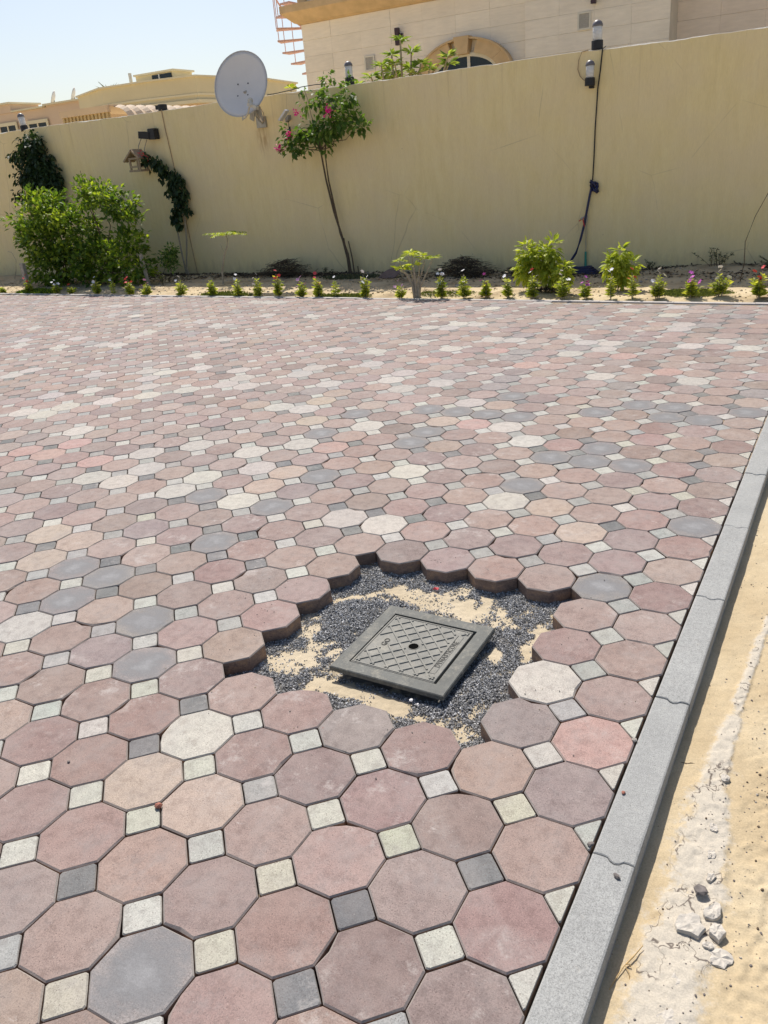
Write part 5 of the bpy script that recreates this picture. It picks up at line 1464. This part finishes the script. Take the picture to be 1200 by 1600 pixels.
# arched window
AX, AZ = -6.75, 3.0
def arch_pts(a_, b_, n=22, lo=-.5):
    return [(AX + a_ * math.cos(math.pi * k / n), AZ + b_ * math.sin(math.pi * k / n)) for k in range(n + 1)]
win = vb("arched_window", M['glass'], lambda m: m.prism([(AX - .70, 2.2), (AX + .70, 2.2)] + arch_pts(.70, .40), VY - .035, VY - .012, 'y'))
def ring(m, ao, bo, ai, bi, y0, y1):
    o_ = [(AX + ao, 2.2)] + arch_pts(ao, bo) + [(AX - ao, 2.2)]; i_ = [(AX + ai, 2.2)] + arch_pts(ai, bi) + [(AX - ai, 2.2)]
    n = len(o_); vs = [(x, y0, z) for x, z in o_] + [(x, y0, z) for x, z in i_] + [(x, y1, z) for x, z in o_] + [(x, y1, z) for x, z in i_]
    fs = []
    for k in range(n - 1):
        fs += [(k, k + 1, n + k + 1, n + k), (k, 2 * n + k, 2 * n + k + 1, k + 1), (n + k, n + k + 1, 3 * n + k + 1, 3 * n + k)]
    m.add(vs, fs)
vb("window_frame", M['white_frame'], lambda m: (ring(m, .74, .435, .665, .365, VY - .065, VY - .01), m.box(AX - .03 + .08, AX + .03 + .08, VY - .06, VY - .04, 2.2, AZ + .375)), win)
nv = 5
for k in range(nv):
    if k == nv // 2: continue
    a0, a1 = k / nv, (k + 1) / nv
    def vous(m, a0=a0, a1=a1):
        n = 6; o_ = []; i_ = []
        for q_ in range(n + 1):
            a = math.pi * (a0 + (a1 - a0) * (.004 + .992 * q_ / n))
            o_.append((AX + .99 * math.cos(a), AZ + .655 * math.sin(a))); i_.append((AX + .735 * math.cos(a), AZ + .43 * math.sin(a)))
        y0, y1 = VY - .15, VY - .005
        N_ = n + 1; vs = [(x, y0, z) for x, z in o_] + [(x, y0, z) for x, z in i_] + [(x, y1, z) for x, z in o_] + [(x, y1, z) for x, z in i_]
        fs = [(N_ - 1, 2 * N_ - 1, 4 * N_ - 1, 3 * N_ - 1), (0, 2 * N_, 3 * N_, N_)]
        for q_ in range(n): fs += [(q_, q_ + 1, N_ + q_ + 1, N_ + q_), (q_, 2 * N_ + q_, 2 * N_ + q_ + 1, q_ + 1), (N_ + q_, N_ + q_ + 1, 3 * N_ + q_ + 1, 3 * N_ + q_)]
        m.add(vs, fs)
    vb("arch_stone", M['tan'], vous)
vb("keystone", M['tan'], lambda m: m.prism([(AX - .13, AZ + .40), (AX + .11, AZ + .40), (AX + .15, AZ + .70), (AX - .17, AZ + .70)], VY - .19, VY - .005, 'y'))
vb("arch_moulding", M['tan'], lambda m: ring(m, 1.02, .685, .985, .65, VY - .175, VY - .005))
for (vx, vz, vy) in ((-8.90, 3.50, VY), (-4.40, 3.65, VY - .06)):
    v_ = vb("vent", M['white_frame'], lambda m: [m.box(vx - .12, vx - .09, vy - .025, vy - .006, vz - .14, vz + .14), m.box(vx + .09, vx + .12, vy - .025, vy - .006, vz - .14, vz + .14), m.box(vx - .09, vx + .09, vy - .025, vy - .006, vz + .11, vz + .14), m.box(vx - .09, vx + .09, vy - .025, vy - .006, vz - .14, vz - .11)])
    vb("grille", M['vent_grille'], lambda m: [m.box(vx - .09, vx + .09, vy - .018, vy - .010, vz - .105 + k * .03, vz - .085 + k * .03) for k in range(7)] + [m.box(vx - .09, vx + .09, vy - .009, vy - .0065, vz - .11, vz + .11)], v_)
for (vx, vz, vy) in ((-8.18, 3.88, VY), (-4.22, 4.03, VY - .06)):
    vb("wall_light", M['purple_iron'], lambda m: (m.box(vx - .04, vx + .04, vy - .12, vy - .04, vz - .15, vz + .15), m.box(vx - .01, vx + .09, vy - .06, vy - .005, vz - .05, vz + .05)))

# spiral stair beside the villa
st = thing("spiral_staircase", "pink-red iron spiral staircase at the left corner of the villa", "staircase", (-11.0, 16.2, 0))
mb = MB(); mb.tube([(0, 0, 0), (0, 0, 8)], .06, 10); mb.build("post", M['pink_iron'], st)
RS = .83; rail_pts = []
for k in range(34):
    a = math.pi + (k - 19) * R(20) * 1.0; z = .22 + k * .205
    mb = MB(); c0, s0 = math.cos(a - R(10)), math.sin(a - R(10)); c1_, s1 = math.cos(a + R(10)), math.sin(a + R(10))
    pl_ = [(.05 * c0, .05 * s0), (RS * c0, RS * s0), (RS * c1_, RS * s1), (.05 * c1_, .05 * s1)]
    mb.prism(pl_, z - .035, z); mb.build("tread", M['pink_iron'], st)
    mb = MB(); mb.tube([(RS * .99 * math.cos(a), RS * .99 * math.sin(a), z), (RS * .99 * math.cos(a), RS * .99 * math.sin(a), z + .96)], .009, 5); mb.build("baluster", M['pink_iron'], st)
    for q_ in range(3):
        aa = a + (q_ / 3 - .5) * R(20); rail_pts.append((RS * math.cos(aa), RS * math.sin(aa), z + .93 + (q_ / 3 - .5) * .205))
mb = MB(); mb.tube(rail_pts, .020, 6); mb.build("handrail", M['pink_iron'], st, smooth=True)

# ------------------------------------------------------------------ houses and carport to the left
yh = thing("flat_roofed_house", "pale yellow flat-roofed house with moulded parapet behind the dish", "house", (-31, 30, 0))
foot_ = [(-35.9, 31.4), (-32.6, 29.95), (-29.8, 30.1), (-27.3, 30.7), (-26.7, 34.9), (-27.3, 38.6), (-36, 42)]
def off(poly, d):
    c = Vector((sum(p[0] for p in poly) / len(poly), sum(p[1] for p in poly) / len(poly))); r_ = []
    for p in poly:
        v = Vector(p) - c; r_.append(tuple(c + v * (1 + d / v.length)))
    return r_
def hb(name, mat, poly, z0, z1, parent=yh):
    mb = MB(); o = parent.location; mb.prism([(x - o[0], y - o[1]) for x, y in poly], z0, z1); return mb.build(name, mat, parent)
hb("wall", M['peach'], off(foot_, -.35), 0, 5.0); hb("parapet", M['yellow'], foot_, 4.98, 5.93)
hb("coping", M['yellow_light'], off(foot_, .12), 5.93, 6.0); hb("moulding", M['yellow_light'], off(foot_, .14), 4.86, 5.0); hb("moulding", M['yellow_light'], off(foot_, .05), 5.18, 5.26)
# rooftop box and pipe
def yb(name, mat, x0, x1, y0, y1, z0, z1): mb = MB(); o = yh.location; mb.box(x0 - o[0], x1 - o[0], y0 - o[1], y1 - o[1], z0, z1); return mb.build(name, mat, yh)
rb_ = yb("rooftop_room", M['yellow'], -31.75, -29.3, 31.5, 32.8, 5.9, 6.42)
yb("rooftop_roof", M['yellow_light'], -31.8, -29.2, 31.4, 32.9, 6.42, 6.50); 
yb("rooftop_opening", M['glass'], -30.65, -29.4, 31.46, 31.50, 6.05, 6.36); yb("opening_frame", M['white_frame'], -30.2, -30.13, 31.42, 31.46, 6.03, 6.38)
mb = MB(); o = yh.location; mb.tube([(-32.1 - o[0], 31.5 - o[1], 5.8), (-32.1 - o[0], 31.5 - o[1], 6.62)], .08, 8); mb.build("pipe", M['white_frame'], yh)

oh = thing("peach_house", "peach-coloured low house with stepped parapet at the far left", "house", (-42, 34, 0))
def ob(name, mat, x0, x1, y0, y1, z0, z1, parent=oh): mb = MB(); o = oh.location; mb.box(x0 - o[0], x1 - o[0], y0 - o[1], y1 - o[1], z0, z1); return mb.build(name, mat, parent)
ob("wall", M['peach'], -52, -37.6, 34, 42, 0, 6.05); ob("parapet", M['peach'], -52, -44.55, 33.95, 36, 6.052, 6.50); ob("parapet", M['peach'], -41.45, -37.6, 33.96, 36, 6.052, 6.13)
ob("coping", M['yellow_light'], -52, -44.4, 33.82, 36.1, 6.502, 6.60); ob("coping", M['yellow_light'], -41.6, -37.5, 33.82, 36.1, 6.132, 6.22); ob("coping", M['yellow_light'], -44.4, -41.6, 33.82, 36.1, 6.055, 6.13)
for x0, x1, z1 in ((-45.9, -44.2, 5.55), (-43.3, -41.5, 5.48)):
    w_ = ob("window", M['glass'], x0 + .15, x1 - .15, 33.90, 33.99, 4.1, z1 - .18)
    mb = MB(); o = oh.location
    for a, b, c, d in ((x0, x0 + .15, 4, z1), (x1 - .15, x1, 4, z1), (x0 + .15, x1 - .15, z1 - .18, z1), ((x0 + x1) / 2 - .05, (x0 + x1) / 2 + .05, 4, z1 - .18)): mb.box(a - o[0], b - o[0], 33.86 - o[1], 33.925 - o[1], c, d)
    mb.build("window_frame", M['yellow_light'], w_)
for dx_, lab in ((-41.9, "tiny satellite dish on the peach house's roof, left one"), (-40.2, "tiny satellite dish on the peach house's roof, right one")):
    t = thing("satellite_dish", lab, "satellite dish", (dx_, 35, 6.15)); mb = MB(); qq = Vector((-.7, -.6, .4)).to_track_quat('Z', 'Y').to_matrix()
    mb.lathe([(.02, -.06), (.2, -.04), (.38, .02), (.42, .06), (.40, .06), (.2, -.02), (.01, -.04)], 18, (0, 0, .42), rot=qq); mb.build("reflector", M['dish'], t, smooth=True)
    mb = MB(); mb.tube([(0, 0, 0), (0, 0, .4)], .03, 6); mb.build("mast", M['galv'], t)
pt = thing("palm_top", "spiky treetop just showing over the peach house's roof", "tree", (-42.5, 40, 0)); mb = MB(); mb.tube([(0, 0, 0), (0, 0, 6.9)], .15, 8); mb.build("trunk", M['bark'], pt)
whorl(pt, (0, 0, 7.0), 40, .9, 'leaf_dusty', 1.3, .12, "crown")

cp = thing("ribbed_carport", "cream carport with rounded ribbed canopy behind the wall", "carport", (-15.0, 13.7, 0))
# canopy runs back along (dx, dy); ribs as arched bands
A0 = Vector((-15.59, 14.69, 0)); A1 = Vector((-15.15, 19.2, 0)); dv = (A1 - A0); Lc = dv.length; dv.normalize(); rt = Vector((dv.y, -dv.x, 0))
nr = 15
for k in range(nr):
    f0, f1 = k / nr, (k + .97) / nr; mb = MB(); vs = []
    for f, rr in ((f0, .50), ((f0 + f1) / 2, .56), (f1, .50)):
        for q_ in range(9):
            a = R(-5) + R(100) * q_ / 8; p = A0 + dv * Lc * f - rt * .5 + rt * (rr * 1.1) * math.cos(a) + Vector((0, 0, 2.885 + (rr * .95) * math.sin(a)))
            vs.append(p - cp.location)
    fs = [(r_ * 9 + q_, r_ * 9 + q_ + 1, (r_ + 1) * 9 + q_ + 1, (r_ + 1) * 9 + q_) for r_ in range(2) for q_ in range(8)]
    mb.add(vs, fs); mb.build("canopy_rib", M['carport'], cp, smooth=False)
mb = MB()
mb.box(-2.85, -1.14, .86, .96, 3.26, 3.41); mb.box(-2.85, -1.1, .94, 4.9, 3.38, 3.42); mb.build("fascia", M['carport'], cp)
mb = MB()
for k in range(13): mb.box(-2.80 + k * .13, -2.74 + k * .13, .88, .92, 2.2, 3.26)
mb.box(-2.82, -1.15, .92, .94, 2.2, 3.26); mb.build("side_sheet", M['carport_sheet'], cp)
